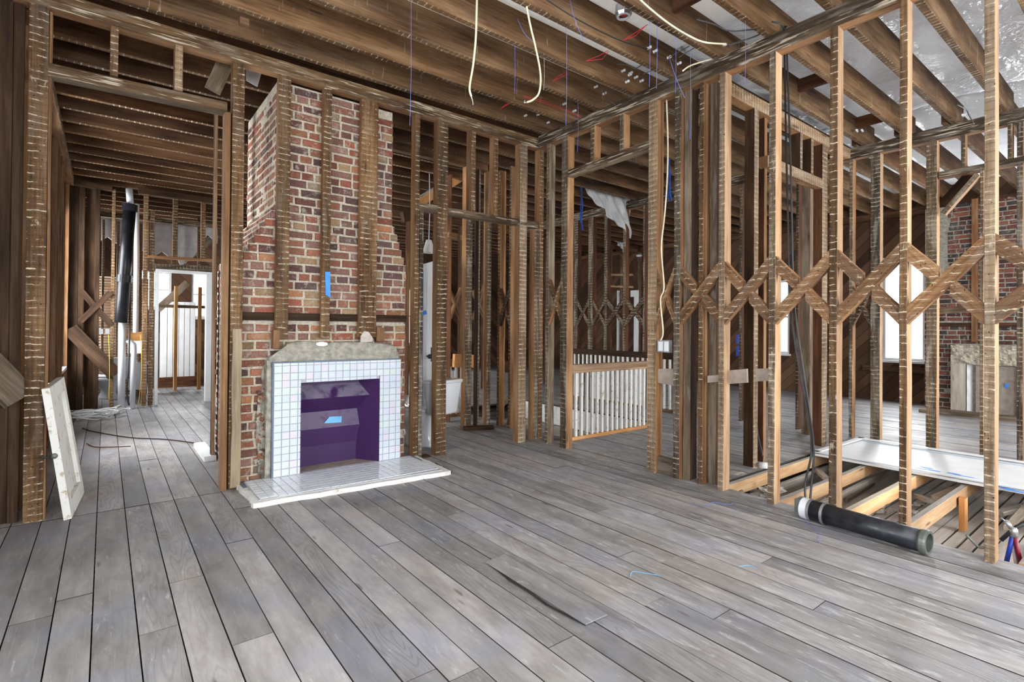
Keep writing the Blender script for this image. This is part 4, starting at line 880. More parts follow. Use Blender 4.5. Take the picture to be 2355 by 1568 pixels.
b = MB(); b.box((ax_(296, 880, 11.8), 11.8, .12), (ax_(338, 880, 11.8), 12.15, .58)); b.build('tub_body', 'porc', bs); b = MB(); b.box((ax_(293, 880, 11.8), 11.77, .58), (ax_(341, 880, 11.8), 12.17, .62)); b.build('rim', 'porc', bs)
# coil of discarded cable on the floor
cp = at(205, 957, 2, 0.03); b = MB()
for k in range(10):
    pts = []; rx, ry = R.uniform(.15, .42), R.uniform(.10, .28); ph = R.uniform(0, 6.3); ox, oy = R.uniform(-.12, .15), R.uniform(-.15, .15)
    for i in range(22):
        a = ph + i*0.27*R.uniform(.9, 1.1); pts.append((cp.x+ox+rx*math.cos(a)*(1+.12*math.sin(3*a)), cp.y+oy+ry*math.sin(a), .012+.055*abs(math.sin(a*1.7+k))+k*.004))
    b.tube(pts, .0085, 6)
tag(b.build('cable_tangle', 'white', smooth=True), 'tangle of discarded off-white cables on the floor by the plumbing wall', 'cable tangle')
wire([(190, 985, 2, .01), (215, 992, 2, .01), (300, 1006, 2, .01), (380, 1010, 2, .01), (460, 1020, 2, .01)], .006, 'dark', 'thin dark twisted wire stretched over the back room floor')
wire([(200, 1020, 2, .01), (225, 1028, 2, .01), (300, 1026, 2, .01)], .005, 'red', 'short rusty wire scrap on the back room floor')
b = MB(); q0 = at(240, 950, 2, .04); b.beam(at(215, 960, 2, .03), at(275, 933, 2, .1), (0, 0, 1), .02, .05, ()); tag(b.build('lath_strip', 'dust'), 'pale lath strip leaning over the cable tangle', 'wood strip')

# leaning white panel door at the left post
sd = root('cupboard_door', at(148, 1195, 2, 0), 'small dirty white panel door leaning against the left post', 'door')
A = [at(148, 1196, 2, .0), None, None, None]
nb_, fb_ = at(140, 1196, 2, 0), Vector((-.175, 5.25, 0))
nb_ = Vector((-.205, 4.57, 0)); tn = at(95, 895, 1, 4.60); tf = at(131, 868, 1, 5.22); fb_ = Vector((-.155, 5.24, 0))
def dq(u, v, off=0.0):
    p = nb_.lerp(fb_, u).lerp(tn.lerp(tf, u), v); nrm = (fb_-nb_).cross(tn-nb_).normalized(); nrm = nrm if nrm.x > 0 else -nrm
    return p + nrm*off
def dpart(nm, u0, u1, v0, v1, o0, o1, mat='oldwhite', parent=sd):
    b = MB(); o = 0
    for off in (o0, o1):
        for (a, q) in ((u0, v0), (u1, v0), (u1, v1), (u0, v1)): b.v.append(tuple(dq(a, q, off)))
    for f in ((0, 1, 2, 3), (4, 5, 6, 7), (0, 1, 5, 4), (1, 2, 6, 5), (2, 3, 7, 6), (3, 0, 4, 7)): b.face(f)
    return b.build(nm, mat, parent)
dpart('stile', 0, .15, 0, 1, 0, .042); dpart('stile', .86, 1, 0, 1, 0, .042); dpart('rail', .15, .86, 0, .12, 0, .042); dpart('rail', .15, .86, .90, 1, 0, .042); dpart('panel', .14, .87, .11, .91, .008, .018, 'oldwhite')
kb = at(126, 1046, 1, 4.62); b = MB(); b.lathe(kb+Vector((0, -.02, 0)), [(0.001, -.03), (.014, -.027), (.019, -.018), (.016, -.006), (.008, 0), (.008, .02), (.02, .022), (.02, .026)], 14, ax='y'); kn = b.build('knob', 'green', sd, smooth=True); kn['label'] = 'dull green glass knob'
b = MB(); b.tube([kb, kb+Vector((-.04, -.015, -.01)), kb+Vector((-.065, -.02, .0))], .006, 8); b.build('latch', 'dmetal', sd)

# ================================================================== BEHIND THE DOORWAY RIGHT OF THE CHIMNEY
toilet((2.86, 5.02, 0), math.radians(200), 'white toilet seen from behind between the studs right of the chimney')
wd = root('white_door', at(985, 960, 2, 0), 'white panel door edged with blue tape leaning behind the toilet', 'door')
yd = 5.65; c4 = [at(968, 1010, 1, yd), at(1000, 1010, 1, yd+.3), at(1006, 598, 1, yd+.3), at(972, 608, 1, yd)]
c4[0].z = c4[1].z = 0.0
b = MB(); b.poly(c4, (.0, .04, 0)); b.build('slab', 'white', wd)
def onq(u, v): return c4[0].lerp(c4[1], u).lerp(c4[3].lerp(c4[2], u), v)
for (v0, v1) in ((.58, .92), (.30, .53), (.07, .25)):
    b = MB(); b.poly([onq(.28, v0)+Vector((0, -.006, 0)), onq(.86, v0)+Vector((0, -.006, 0)), onq(.86, v1)+Vector((0, -.006, 0)), onq(.28, v1)+Vector((0, -.006, 0))], (0, .004, 0)); b.build('panel', 'white', wd)
b = MB(); b.poly([onq(-.02, .0), onq(.09, .0), onq(.05, .96), onq(-.02, .96)], (0, -.006, 0)); b.build('tape_edge', 'tape', wd)
b = MB(); b.poly([onq(.0, .70), onq(.3, .70), onq(.24, .725), onq(.0, .725)], (0, -.01, 0)); b.build('tape_tab', 'tape', wd)
b = MB(); b.lathe(onq(.75, .56)+Vector((0, -.03, 0)), [(.0, -.012), (.02, -.01), (.026, 0), (.026, .02)], 14, ax='y'); b.build('deadbolt', 'brass', wd, smooth=True)
b = MB(); b.lathe(onq(.35, .45)+Vector((0, -.06, 0)), [(.0, -.03), (.022, -.025), (.03, -.01), (.02, .01), (.01, .02), (.01, .06)], 14, ax='y'); b.build('knob', 'dmetal', wd, smooth=True)
b = MB(); b.box(onq(.6, .41)+Vector((0, -.012, 0)), onq(.75, .49)+Vector((0, -.004, 0))); b.build('lock_plate', 'dmetal', wd)
# studs and rails beyond
YK = 5.75
def sk(pl, pr, z0, z1, label, mats=('side', 'lathg'), y=YK, py=900, d=.10, **k): return sf(pl, pr, z0, z1, label, mats, py=py, y=y, d=d, **k)
sk(1069, 1084, 0, 3.42, 'tan-sided post in the partition seen through the doorway, left end', name='post', cat='post')
sk(1098, 1102, 0, 3.42, 'thin pale striped stud in the partition seen through the doorway', ('dark', 'lathp'))
sk(1119, 1128, 0, 3.42, 'tan-sided stud in the partition seen through the doorway, right one')
sk(1032, 1036, 0, 3.42, 'dark red stud behind the toilet tank', ('red', 'sidem'), y=6.2)
timber('partition_sole', at(1072, 987, 2, .02)+Vector((0, .05, 0)), at(1140, 984, 2, .02)+Vector((0, .05, 0)), (0, 1, 0), .1, .05, 'dark sole plate under the partition beyond the doorway', 'sole plate', ('dark',))
timber('top_plate', (2.4, YK+.05, 3.47), (4.05, YK+.05, 3.47), (0, 1, 0), .1, .1, 'dark top plate of the partition beyond the doorway', 'top plate', ('joistd',))
timber('header_rail', at(1030, 540, 1, 6.2), at(1069, 549, 1, 6.2), (0, 1, 0), .08, .08, 'short dark header beyond the doorway', 'header', ('sidem',))
timber('sloped_beam', at(955, 470, 1, 6.4), at(1066, 402, 1, 6.9), (0, 0, 1), .12, .1, 'sloping pale-topped beam seen above the doorway header', 'beam', ('newo', 'dust'), ((0, 0, 1),))
timber('sloped_beam', at(925, 500, 1, 6.3), at(1130, 462, 1, 7.1), (0, 0, 1), .13, .06, 'dark beam below the pale sloping beam', 'beam', ('dark',))
# wall B carried on behind the corner (Y direction)
XB2 = 4.15
for i, (pl, pr) in enumerate(((1142, 1147), (1168, 1172))):
    sb(pl, pr, 0, 3.42, ('tan stud on the far side of the doorway, with crossed braces' if i == 0 else 'second stud behind the doorway braces'), ('side', 'lath'), x=XB2)
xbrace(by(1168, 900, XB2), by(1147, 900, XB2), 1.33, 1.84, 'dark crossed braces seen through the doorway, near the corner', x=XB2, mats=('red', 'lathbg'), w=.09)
xk = root('cross_brace', at(1046, 705, 1, 7.4), 'thin crossed braces seen behind the toilet tank', 'cross brace', 'crossed diagonal braces between studs')
for a, q in (((1031, 665), (1064, 742)), ((1060, 662), (1030, 742))):
    b = MB(); b.beam(at(*a, 1, 7.4), at(*q, 1, 7.4), (0, 1, 0), .08, .04, ()); b.build('diagonal', 'side', xk)
xk = root('cross_brace', at(1092, 700, 1, 7.4), 'thin crossed braces seen right of the tan-sided post', 'cross brace', 'crossed diagonal braces between studs')
for a, q in (((1086, 668), (1120, 742)), ((1120, 640), (1088, 735))):
    b = MB(); b.beam(at(*a, 1, 7.4), at(*q, 1, 7.4), (0, 1, 0), .08, .04, ()); b.build('diagonal', 'side', xk)
# lamp shade
ls = root('hanging_lamp', at(985, 565, 1, 5.6), 'small cream lamp shade hanging behind the doorway studs', 'lamp')
q = at(986, 570, 1, 5.6); b = MB(); b.lathe(q, [(.02, .1), (.035, .09), (.075, -.06), (.07, -.06), (.03, .085)], 10); b.build('shade', 'lampw', ls)
b = MB(); b.tube([q+Vector((0, 0, .09)), q+Vector((.01, 0, .45)), q+Vector((0, 0, .9))], .006, 6); b.build('cord', 'white', ls)
# balustrades round the stair well
def balustrade(x0, x1, y, zt, n, label, rail='sidep', bw=.032, axis=0, zb=0.0, mat='oldwhite', flip=False, zr=None):
    r_ = root('balustrade', (x0 if axis == 0 else y, y if axis == 0 else x0, zb), label, 'balustrade')
    P = lambda s, z: Vector((s, y, z)) if axis == 0 else Vector((y, s, z))
    wd_ = (0, 1, 0) if axis == 0 else (1, 0, 0)
    b = MB(); b.beam(P(x0, zt-.035), P(x1, zt-.035), wd_, .07, .07, ()); b.build('handrail', rail, r_)
    b = MB(); b.beam(P(x0, zt-.085), P(x1, zt-.085), wd_, .045, .03, ()); b.build('under_rail', rail, r_)
    b = MB(); b.beam(P(x0, zb+.02), P(x1, zb+.02), wd_, .06, .04, ()); b.build('bottom_rail', 'newo' if rail == 'sidep' else 'sidem', r_)
    for k in range(n):
        s = x0+(x1-x0)*(k+.5)/n; b = MB(); b.beam(P(s, zb+.04), P(s, zt-.10), wd_, bw, bw, (), seg=1); b.build('baluster', mat, r_)
    return r_
balustrade(4.15, 5.95, 4.38, .885, 20, 'white-balustered railing along the near side of the stair well')
balustrade(4.5, 7.25, 7.05, .93, 26, 'dark railing with white balusters across the far side of the stair well', rail='dark', axis=1)
balustrade(3.75, 4.35, 6.6, .84, 6, 'short white-balustered railing behind the partition', rail='sidem')
b = MB(); b.box((3.75, 6.66, .0), (4.4, 6.72, .28)); tag(b.build('skirt_board', 'oldwhite'), 'white chipped skirt board below the short railing', 'board')
b = MB(); b.box((4.36, 4.46, -.33), (5.94, 4.50, -.0)); tag(b.build('well_fascia', 'oldwhite'), 'white fascia board inside the stair well', 'board')
b = MB(); b.box((5.95, 4.5, -.3), (5.99, 7.3, .0)); tag(b.build('well_fascia', 'oldwhite'), 'white fascia board on the right side of the stair well', 'board')
timber('new_header', at(1043, 829, 1, 6.45), at(1100, 831, 1, 6.45), (0, 1, 0), .06, .19, 'orange new lumber header beyond the doorway partition', 'header', ('newo',), cham=.002)
timber('red_header', at(1160, 843, 1, 6.2), at(1185, 843, 1, 6.2), (0, 1, 0), .05, .17, 'red-brown header board beside the doorway corner', 'header', ('red',))
wire([(1178, 945, 1, 5.6), (1168, 975, 1, 5.6), (1180, 1000, 1, 5.4)], .018, 'sidem', 'curved stair rail end low beyond the doorway', 'stair_rail', 'rail')
timber('stair_stringer', at(1156, 930, 1, 6.0), at(1190, 895, 1, 6.0), (0, 1, 0), .05, .06, 'short sloping stair rail beyond the doorway', 'rail', ('rough',))

# ================================================================== WALL D and WALL E round the opened floor
YD = 2.5
def dxs(px, py=900): return at(px, py, 1, YD).x
def sdw(pl, pr, z0, z1, label, mats=('dark', 'lathp'), py=900, y=YD, d=.10, **k): return stud(at(pl, py, 1, y).x, at(pr, py, 1, y).x, y, y+d, z0, z1, label, mats, **k)
sdw(1733, 1743, 0, 3.42, 'dark-sided stud with a chalky edge at the back of the opened floor')
sdw(1756, 1762, 0, 3.42, 'red-brown stud hidden behind the blackened stud', ('red', 'side'), y=YD+.05)
sdw(1890, 1902, 0, 3.42, 'dark-sided jamb post with a chalky edge behind the hanging cables', ('red', 'lathp'), name='post', cat='post')
sdw(1862, 1870, 0, 3.42, 'grey blotched post behind the hanging cables', ('rough', 'rough'), y=YD+.35, name='post', cat='post')
timber('top_plate', (4.06, YD+.05, 3.48), (7.2, YD+.05, 3.48), (0, 1, 0), .1, .12, 'chalky top plate along the back of the opened floor', 'top plate', ('side', 'lathp'), ((0, -1, 0),), seg=8)
timber('doorway_header', (5.12, YD+.045, 2.97), (6.5, YD+.045, 2.97), (0, 1, 0), .09, .11, 'chalky weathered header behind the hanging cables', 'header', ('side', 'lathp'), ((0, -1, 0),))
sdw(1841, 1846, 3.03, 3.42, 'short chalky cripple stud above the back header, left one', py=330, name='cripple_stud')
sdw(1866, 1871, 3.03, 3.42, 'short chalky cripple stud above the back header, right one', py=340, name='cripple_stud')
XE = 7.2
timber('top_plate', (XE+.05, -2.9, 3.48), (XE+.05, 9.0, 3.48), (1, 0, 0), .1, .14, 'blackened top plate of the far partition', 'top plate', ('side', 'plated'), ((-1, 0, 0),), seg=14)
def se(pl, pr, z0, z1, label, mats=('sidep', 'lathg'), py=900, **k): return sb(pl, pr, z0, z1, label, mats, py=py, x=XE, **k)
se(1952, 1960, 0, 3.41, 'dark striped stud at the corner of the far partition', ('side', 'lathg'))
se(2001, 2023, 0, 3.41, 'wide grey-brown striped post of the far partition left of the window', ('sidep', 'lathg'), name='post', cat='post')
se(2129, 2154, 0, 3.41, 'wide blackened striped post of the far partition right of the window', ('sidep', 'lathg'), name='post', cat='post')
se(2253, 2262, 0, 3.02, 'thin grey stud of the far partition beside the nearest stud', ('sidep', 'lathg'))
se(2338, 2352, 0, 3.41, 'grey striped stud of the far partition near the right edge', ('side', 'lathg'))
se(2450, 2470, 0, 3.41, 'far partition stud outside the right edge', ('side', 'lathg'))
se(2210, 2220, 3.06, 3.41, 'short striped cripple stud above the far partition header', ('side', 'lathg'), py=360, name='cripple_stud')
se(2317, 2328, 3.06, 3.41, 'short striped cripple stud near the right edge', ('side', 'lathg'), py=360, name='cripple_stud')
timber('doorway_header', (XE+.05, .5, 3.03), (XE+.05, 1.64, 3.02), (1, 0, 0), .1, .07, 'blackened header of the far partition', 'header', ('side', 'plated'), ((-1, 0, 0),))
timber('diagonal_brace', at(2170, 492, 0, XE), at(2250, 402, 0, XE), (1, 0, 0), .09, .05, 'pale-edged diagonal knee brace under the far header', 'brace', ('sidep', 'lathg'), ((-1, 0, 0),))
timber('diagonal_brace', at(2168, 470, 0, XE+.12), at(2230, 402, 0, XE+.12), (1, 0, 0), .05, .09, 'dark knee brace behind the pale-edged one', 'brace', ('dark',))
xbrace(by(2001, 900, XE), by(1960, 900, XE), 1.36, 1.85, 'dark crossed braces low in the far partition', x=XE, mats=('sidem', 'lathbg'), w=.08)
timber('board_strip', at(2160, 716, 0, XE+.3), at(2236, 708, 0, XE+.3), (1, 0, 0), .03, .07, 'small grey board nailed across the far partition', 'board', ('rough',))
# the same partition seen through the stair doorway
g_ = [(1319, 1328), (1352, 1363), (1389, 1396), (1432, 1438), (1478, 1482)]
for i, (pl, pr) in enumerate(g_):
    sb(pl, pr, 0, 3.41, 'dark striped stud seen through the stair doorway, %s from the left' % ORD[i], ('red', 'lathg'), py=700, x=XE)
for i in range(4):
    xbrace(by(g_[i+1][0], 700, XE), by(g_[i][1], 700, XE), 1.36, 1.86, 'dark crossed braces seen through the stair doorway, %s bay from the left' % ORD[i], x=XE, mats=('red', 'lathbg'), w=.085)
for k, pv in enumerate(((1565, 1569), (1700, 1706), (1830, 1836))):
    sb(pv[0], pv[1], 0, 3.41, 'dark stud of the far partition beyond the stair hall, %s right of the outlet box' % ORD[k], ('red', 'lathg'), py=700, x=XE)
# studs of the far outer wall and diag sheathing
k = 0
for y in np.arange(-2.6, 13.5, .62):
    if any(abs(y-c) < hw+.05 for (s, c, hw, z0, z1, p) in WIN if s == 'right') or 1.3 < y < 2.5: continue
    if y < -0.2: continue
    lab = 'stud on the distant outer wall, %s counting from the far brick chimney' % ORD[k]; k += 1
    timber('stud', (XR-.05, y, 0), (XR-.05, y, 3.42), (0, 1, 0), .06, .09, lab, 'stud', ('sidem', 'lathg'), ((-1, 0, 0),), seg=3)
timber('top_plate', (XR-.06, -2.9, 3.48), (XR-.06, 13.9, 3.48), (1, 0, 0), .1, .12, 'top plate of the distant outer wall', 'top plate', ('joistd',))
timber('window_apron', (XR-.06, 2.6, .60), (XR-.06, 3.8, .60), (1, 0, 0), .05, .10, 'dark apron rail below the bright right window', 'rail', ('dark',))
for k, y in enumerate((7.0, 7.6, 8.2, 8.8, 9.4)):
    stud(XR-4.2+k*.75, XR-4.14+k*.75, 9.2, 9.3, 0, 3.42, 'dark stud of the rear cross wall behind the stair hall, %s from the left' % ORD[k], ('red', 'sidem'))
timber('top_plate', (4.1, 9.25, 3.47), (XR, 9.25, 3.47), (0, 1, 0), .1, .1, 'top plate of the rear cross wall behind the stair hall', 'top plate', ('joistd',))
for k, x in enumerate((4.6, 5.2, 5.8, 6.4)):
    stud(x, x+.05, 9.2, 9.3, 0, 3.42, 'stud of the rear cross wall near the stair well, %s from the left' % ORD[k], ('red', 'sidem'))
wf = root('white_casing', at(1458, 790, 0, 10.2), 'white door casing seen far beyond the stair doorway', 'door frame')
for nm, a, q in (('casing_leg', (1458, 682), (1467, 812)), ('casing_leg', (1419, 668), (1423, 812)), ('casing_head', (1450, 668), (1468, 682))):
    b = MB(); b.box(at(*a, 0, 10.2), at(*q, 0, 10.26)+Vector((.02, 0, 0))); b.build(nm, 'white', wf)
for k, (a, q) in enumerate((((1404, 632), (1455, 632)), ((1404, 658), (1455, 660)))):
    timber('rail', at(*a, 0, 10.4), at(*q, 0, 10.4), (1, 0, 0), .06, .05, 'thin pale rail far beyond the stair doorway, %s' % ('upper' if k == 0 else 'lower'), 'rail', ('sidep',))

# ---- far right chimney with fireplace
fc = root('brick_chimney', (10.9, 1.9, 0), 'distant red brick chimney behind the far partition', 'chimney')
cb = MB(); cb.box((10.906, 1.25, 0), (11.6, 2.66, 3.36)); cb.build('mortar_core', 'mortarg', fc)
bb = MB(); DP = [(0.13, 0.05, 0.04), (0.09, 0.045, 0.04), (0.17, 0.06, 0.045), (0.06, 0.045, 0.045), (0.19, 0.075, 0.05)]
brick_face(bb, (10.90, 0, 0), (0, 1, 0), (-1, 0, 0), lambda z: (1.25, 2.66 if z < 1.7 else 2.66-min(.3, (z-1.7)*.8)), 0, 3.35, lambda uu, zz: (1.45 < uu < 2.3 and zz < 1.08) or 1.38 < zz < 1.46, pal=DP)
brick_face(bb, (0, 2.666, 0), (-1, 0, 0), (0, 1, 0), lambda z: (-11.58, -10.91), 0, 3.35, pal=DP)
bb.build('brickwork', 'brick', fc, col=True)
b = MB(); b.beam((10.9, 1.25, 1.42), (10.9, 2.66, 1.42), (1, 0, 0), .04, .06, ()); b.build('nailer_band', 'dark', fc)
fs = root('fireplace_surround', (10.8, 1.85, 0), 'distant pale stone fireplace surround with a crumbling mortar hood', 'fireplace surround')
for y0_, y1_ in ((2.10, 2.30), (1.42, 1.52)): b = MB(); b.box((10.80, y0_, 0), (10.9, y1_, .79)); b.build('stone_jamb', 'dust', fs)
b = MB(); b.grid(lambda a, q: (10.80-.03*mnoise.noise(Vector((a*8, q*5, 2)))-.02*mnoise.noise(Vector((a*20, q*13, 7))), 1.42+.88*a, .79+.30*q), 40, 16); b.box((10.82, 1.42, .79), (10.9, 2.3, 1.08)); b.build('mortar_hood', 'mortar', fs)
b = MB(); b.poly([(10.80, 2.10, 0), (10.80, 2.10, .79), (11.05, 1.98, .79), (11.05, 1.98, 0)], (0, .01, 0)); b.build('cheek', 'plaster', fs)
b = MB(); b.box((10.85, 1.52, .0), (10.88, 2.0, .78)); b.build('fireback', 'greyw', fs)
b = MB(); b.box((10.40, 1.2, 0), (10.8, 2.62, .05)); tag(b.build('hearth', 'rough'), 'distant low hearth before the pale stone surround', 'hearth')
b = MB(); b.poly([at(x, y, 0, 10.84) for x, y in ((2312, 880), (2322, 884), (2318, 893), (2310, 890))], (.003, 0, 0)); tag(b.build('tape_strip', 'tape'), 'blue tape scrap in the distant fireplace', 'tape')
stud(10.86, 10.9, 1.98, 2.06, 1.15, 3.42, 'dark batten on the distant chimney', ('red', 'sidem'), lath=((-1, 0, 0),), name='batten', cat='batten')

# ================================================================== THE OPENED FLOOR
for i, (y, lab) in enumerate(((2.37, 'new lumber floor joist nearest the back wall of the opened floor'), (1.915, 'new lumber floor joist beside the hanging cables'), (1.505, 'new lumber floor joist, middle of the opened floor'), (1.15, 'new lumber floor joist right of the third free stud, with a short block'), (.55, 'new lumber floor joist behind the pipe stand'))):
    timber('floor_joist', (4.10, y, -.06), (7.1, y-.01, -.06), (0, 1, 0), .042, .11, lab, 'floor joist', ('new', 'dust'), ((0, 0, 1),), cham=.002, seg=5)
    if i < 2: timber('old_joist', (4.10, y-.04, -.22), (7.1, y-.04, -.22), (0, 1, 0), .04, .16, 'chalky old joist under the new lumber, %s from the back of the opened floor' % ORD[i], 'floor joist', ('dust',), seg=5)
timber('floor_joist', (4.08, 2.48, -.05), (7.1, 2.48, -.05), (0, 1, 0), .05, .10, 'rough ledger at the back edge of the opened floor', 'floor joist', ('newo', 'dust'), ((0, 0, 1),))
q = at(2210, 1160, 2, -.1); timber('short_block', (q.x, 1.09, -.3), (q.x, 1.09, -.04), (0, 1, 0), .04, .09, 'short upright block nailed to a floor joist', 'wood block', ('newo',))
timber('iron_rod', at(1945, 1150, 2, -.2), at(2035, 1095, 2, -.2), (0, 0, 1), .035, .035, 'rusty old pipe lying between the floor joists', 'pipe', ('rough',))
for i, (a, q_) in enumerate((((1868, 1070), (1900, 1100)), ((2108, 1140), (2140, 1152)), ((2150, 1145), (2195, 1125)), ((2300, 1180), (2355, 1165)), ((2320, 1215), (2360, 1170)))):
    timber('scrap_wood', at(*a, 2, -.17), at(*q_, 2, -.12), (0, 0, 1), .035, .06, 'loose scrap of wood in the opened floor, %s from the left' % ORD[i], 'scrap wood', ('dust',))
b = MB()
for k in range(130):
    rg = R.choice(((1690, 1790, 1108, 1148), (1740, 1800, 1120, 1150), (2010, 2190, 1120, 1160), (1890, 1960, 1085, 1160)))
    p = at(R.uniform(rg[0], rg[1]), R.uniform(rg[2], rg[3]), 2, -.2); s_ = R.uniform(.012, .05); z_ = -.31 if rg[0] > 1800 else R.uniform(-.3, -.06)
    if rg[0] < 1800: p = at(R.uniform(rg[0], rg[1]), R.uniform(rg[2], rg[3]), 2, z_+.02)
    pts = [Vector((p.x+R.uniform(-s_, s_), p.y+R.uniform(-s_, s_), z_+R.uniform(0, s_*1.2))) for _ in range(7)]
    bm_ = bmesh.new(); [bm_.verts.new(v) for v in pts]; bmesh.ops.convex_hull(bm_, input=bm_.verts); bm_.verts.index_update(); o = len(b.v)
    b.v += [tuple(v.co) for v in bm_.verts]
    for f in bm_.faces: b.face([o+v.index for v in f.verts])
    bm_.free()
tag(b.build('rubble', 'debris'), 'plaster rubble and dust heaped between the floor joists', 'rubble', kind='stuff')
# white panel lying over the joists
wp = root('wall_panel', (6.4, 1.3, .03), 'large white panel with blue tape lying over the opened floor', 'panel')
cA, cB, cC, cD = Vector((5.80, 2.36, .012)), Vector((7.02, 2.34, .012)), Vector((7.06, -.6, .012)), Vector((5.78, -.6, .012))
b = MB(); b.poly([cA, cB, cC, cD], (0, 0, .022)); b.build('sheet', 'white', wp)
for nm, (a, q_) in (('edge_strip', (cA, cB)), ('edge_strip', (cB, cC)), ('edge_strip', (cD, cA))):
    b = MB(); dn = (q_-a).normalized(); sd_ = Vector((dn.y, -dn.x, 0))*.03; b.beam(a+sd_+Vector((0, 0, .038)), q_+sd_+Vector((0, 0, .038)), (0, 0, 1), .012, .06, (), seg=3, cham=.002, jit=0); b.build(nm, 'white', wp)
b = MB(); b.box((6.87, -.6, .0345), (6.885, 2.25, .0355)); b.box((5.86, -.6, .0345), (5.87, 2.3, .0352)); b.build('tape_line', 'tapel', wp)
b = MB()
for k in range(16):
    t_ = k/15; px, py = 2115+(2350-2115)*t_, 1075+(1130-1075)*t_+R.uniform(-5, 4); p = at(px, py, 2, .0352); rx = R.uniform(.018, .034)
    b.poly([(p.x+rx*.8*math.cos(a), p.y+rx*2*math.sin(a), .0352+k*.00002) for a in [i*math.pi/5 for i in range(10)]])
b.build('blue_marks', 'tape', wp)

# black cast iron pipe on the floor
pr = root('soil_pipe', (3.83, 1.25, .07), 'black cast iron pipe with clamped coupling lying along the stud wall', 'pipe')
ya, yb = 1.60, .905; xa, xb_ = 3.845, 3.80; rad = .067
P = lambda t, dz=0: Vector((xa+(xb_-xa)*t, ya+(yb-ya)*t, rad+.003+dz))
b = MB(); b.tube([P(.18), P(.55), P(.955)], rad*.97, 28); b.build('pipe_body', 'iron', pr, smooth=False)
bpy.data.objects[pr.children[0].name].data.polygons.foreach_set('use_smooth', [True]*len(pr.children[0].data.polygons))
b = MB(); b.tube([P(.03), P(.20)], rad*1.03, 28); b.build('rubber_coupling', 'blackpvc', pr, smooth=False)
for t_ in (.05, .175): b = MB(); b.tube([P(t_-.012), P(t_+.012)], rad*1.08, 28); b.build('hose_clamp', 'metal', pr)
b = MB(); b.tube([P(-.03), P(.035)], rad*1.05, 24, cap=False); b.tube([P(-.03), P(.035)], rad*.8, 24, cap=False); b.build('end_ring', 'pvc', pr)
b = MB(); ax3 = (P(1)-P(0)).normalized(); b.tube([P(.94), P(.955), P(.985), P(1.0)], [rad*.99, rad*1.09, rad*1.09, rad*1.02], 28, cap=False); b.tube([P(.95), P(1.0)], rad*.8, 28, cap=False)
o1 = len(b.v); u_ = Vector((0, 0, 1)); v_ = ax3.cross(u_)
for rr_ in (rad*.8, rad*1.02):
    for i in range(28): g2 = 2*math.pi*i/28; b.v.append(tuple(P(1.0)+(u_*math.cos(g2)+v_*math.sin(g2))*rr_))
for i in range(28): j = (i+1) % 28; b.face((o1+i, o1+j, o1+28+j, o1+28+i))
b.build('hub_end', 'green', pr)
b = MB(); b.box((3.80, 1.625, .02), (3.90, 1.66, .13)); tag(b.build('metal_bracket', 'green'), 'small metal bracket at the clamped end of the black pipe', 'bracket')
# cables hanging by the wall
cbl = root('cable_pair', at(1820, 600, 0, 4.3), 'pair of thick black cables hanging down to the black pipe', 'cable')
for k, dx in enumerate((0, 9)):
    pts = [(1803+dx*.5, 60, 0, 4.12), (1808+dx, 330, 0, 4.15), (1812+dx, 500, 0, 4.15), (1817+dx, 690, 0, 4.15), (1838+dx, 850, 0, 4.12), (1860+dx*.4, 960, 0, 4.12), (1866+dx*.6, 1040, 0, 4.0), (1852+dx*1.6, 1110, 0, 3.97), (1853+dx, 1160, 0, 3.93)]
    Pq = pix_path(pts); Q = []
    for i in range(len(Pq)-1):
        p0, p1, p2, p3 = Pq[max(i-1, 0)], Pq[i], Pq[i+1], Pq[min(i+2, len(Pq)-1)]
        for kk in range(6):
            t = kk/6; Q.append(0.5*((2*p1) + (-p0+p2)*t + (2*p0-5*p1+4*p2-p3)*t*t + (-p0+3*p1-3*p2+p3)*t**3))
    b = MB(); b.tube(Q+[Pq[-1]], .0075, 8); b.build('cable', 'blackcable', cbl, smooth=True)
wire([(1762, 250, 0, 5.25), (1757, 560, 0, 5.3), (1752, 830, 0, 5.25), (1742, 930, 0, 5.2), (1741, 990, 0, 5.1), (1754, 1050, 0, 4.95)], .010, 'blackcable', 'thin black cable beside the chalky-edged stud', 'cable', 'cable')
b = MB(); q = at(1757, 1052, 0, 4.95); b.lathe((q.x, q.y, .0), [(.0, .05), (.04, .045), (.045, .02), (.045, 0)], 14); tag(b.build('floor_outlet', 'porc', smooth=True), 'white floor outlet where the thin black cable ends', 'outlet')
# outlet box with its cream cable
ob = root('outlet_box', at(1525, 797, 0, XB+.02), 'white double outlet box on the jamb post', 'outlet box')
b = MB(); b.poly([at(x, y, 0, XB+.0) for x, y in ((1511, 782), (1539, 782), (1539, 811), (1511, 809))], (.045, 0, 0)); b.build('box', 'metal', ob)
for a, q_ in (((1514, 785), (1523, 807)), ((1527, 785), (1536, 808))):
    b = MB(); b.poly([at(x, y, 0, XB-.006) for x, y in ((a[0], a[1]), (q_[0], a[1]), (q_[0], q_[1]), (a[0], q_[1]))], (.02, 0, 0)); b.build('receptacle', 'white', ob)
wire([(1533, 230, 0, XB-.01), (1536, 330, 0, XB-.01), (1534, 420, 0, XB-.01), (1528, 500, 0, XB-.01), (1521, 570, 0, XB-.01), (1527, 660, 0, XB-.01), (1519, 690, 0, XB-.01), (1525, 762, 0, XB-.01), (1519, 783, 0, XB-.01)], .007, 'romex', 'cream cable running down to the outlet box', 'cable', 'cable')
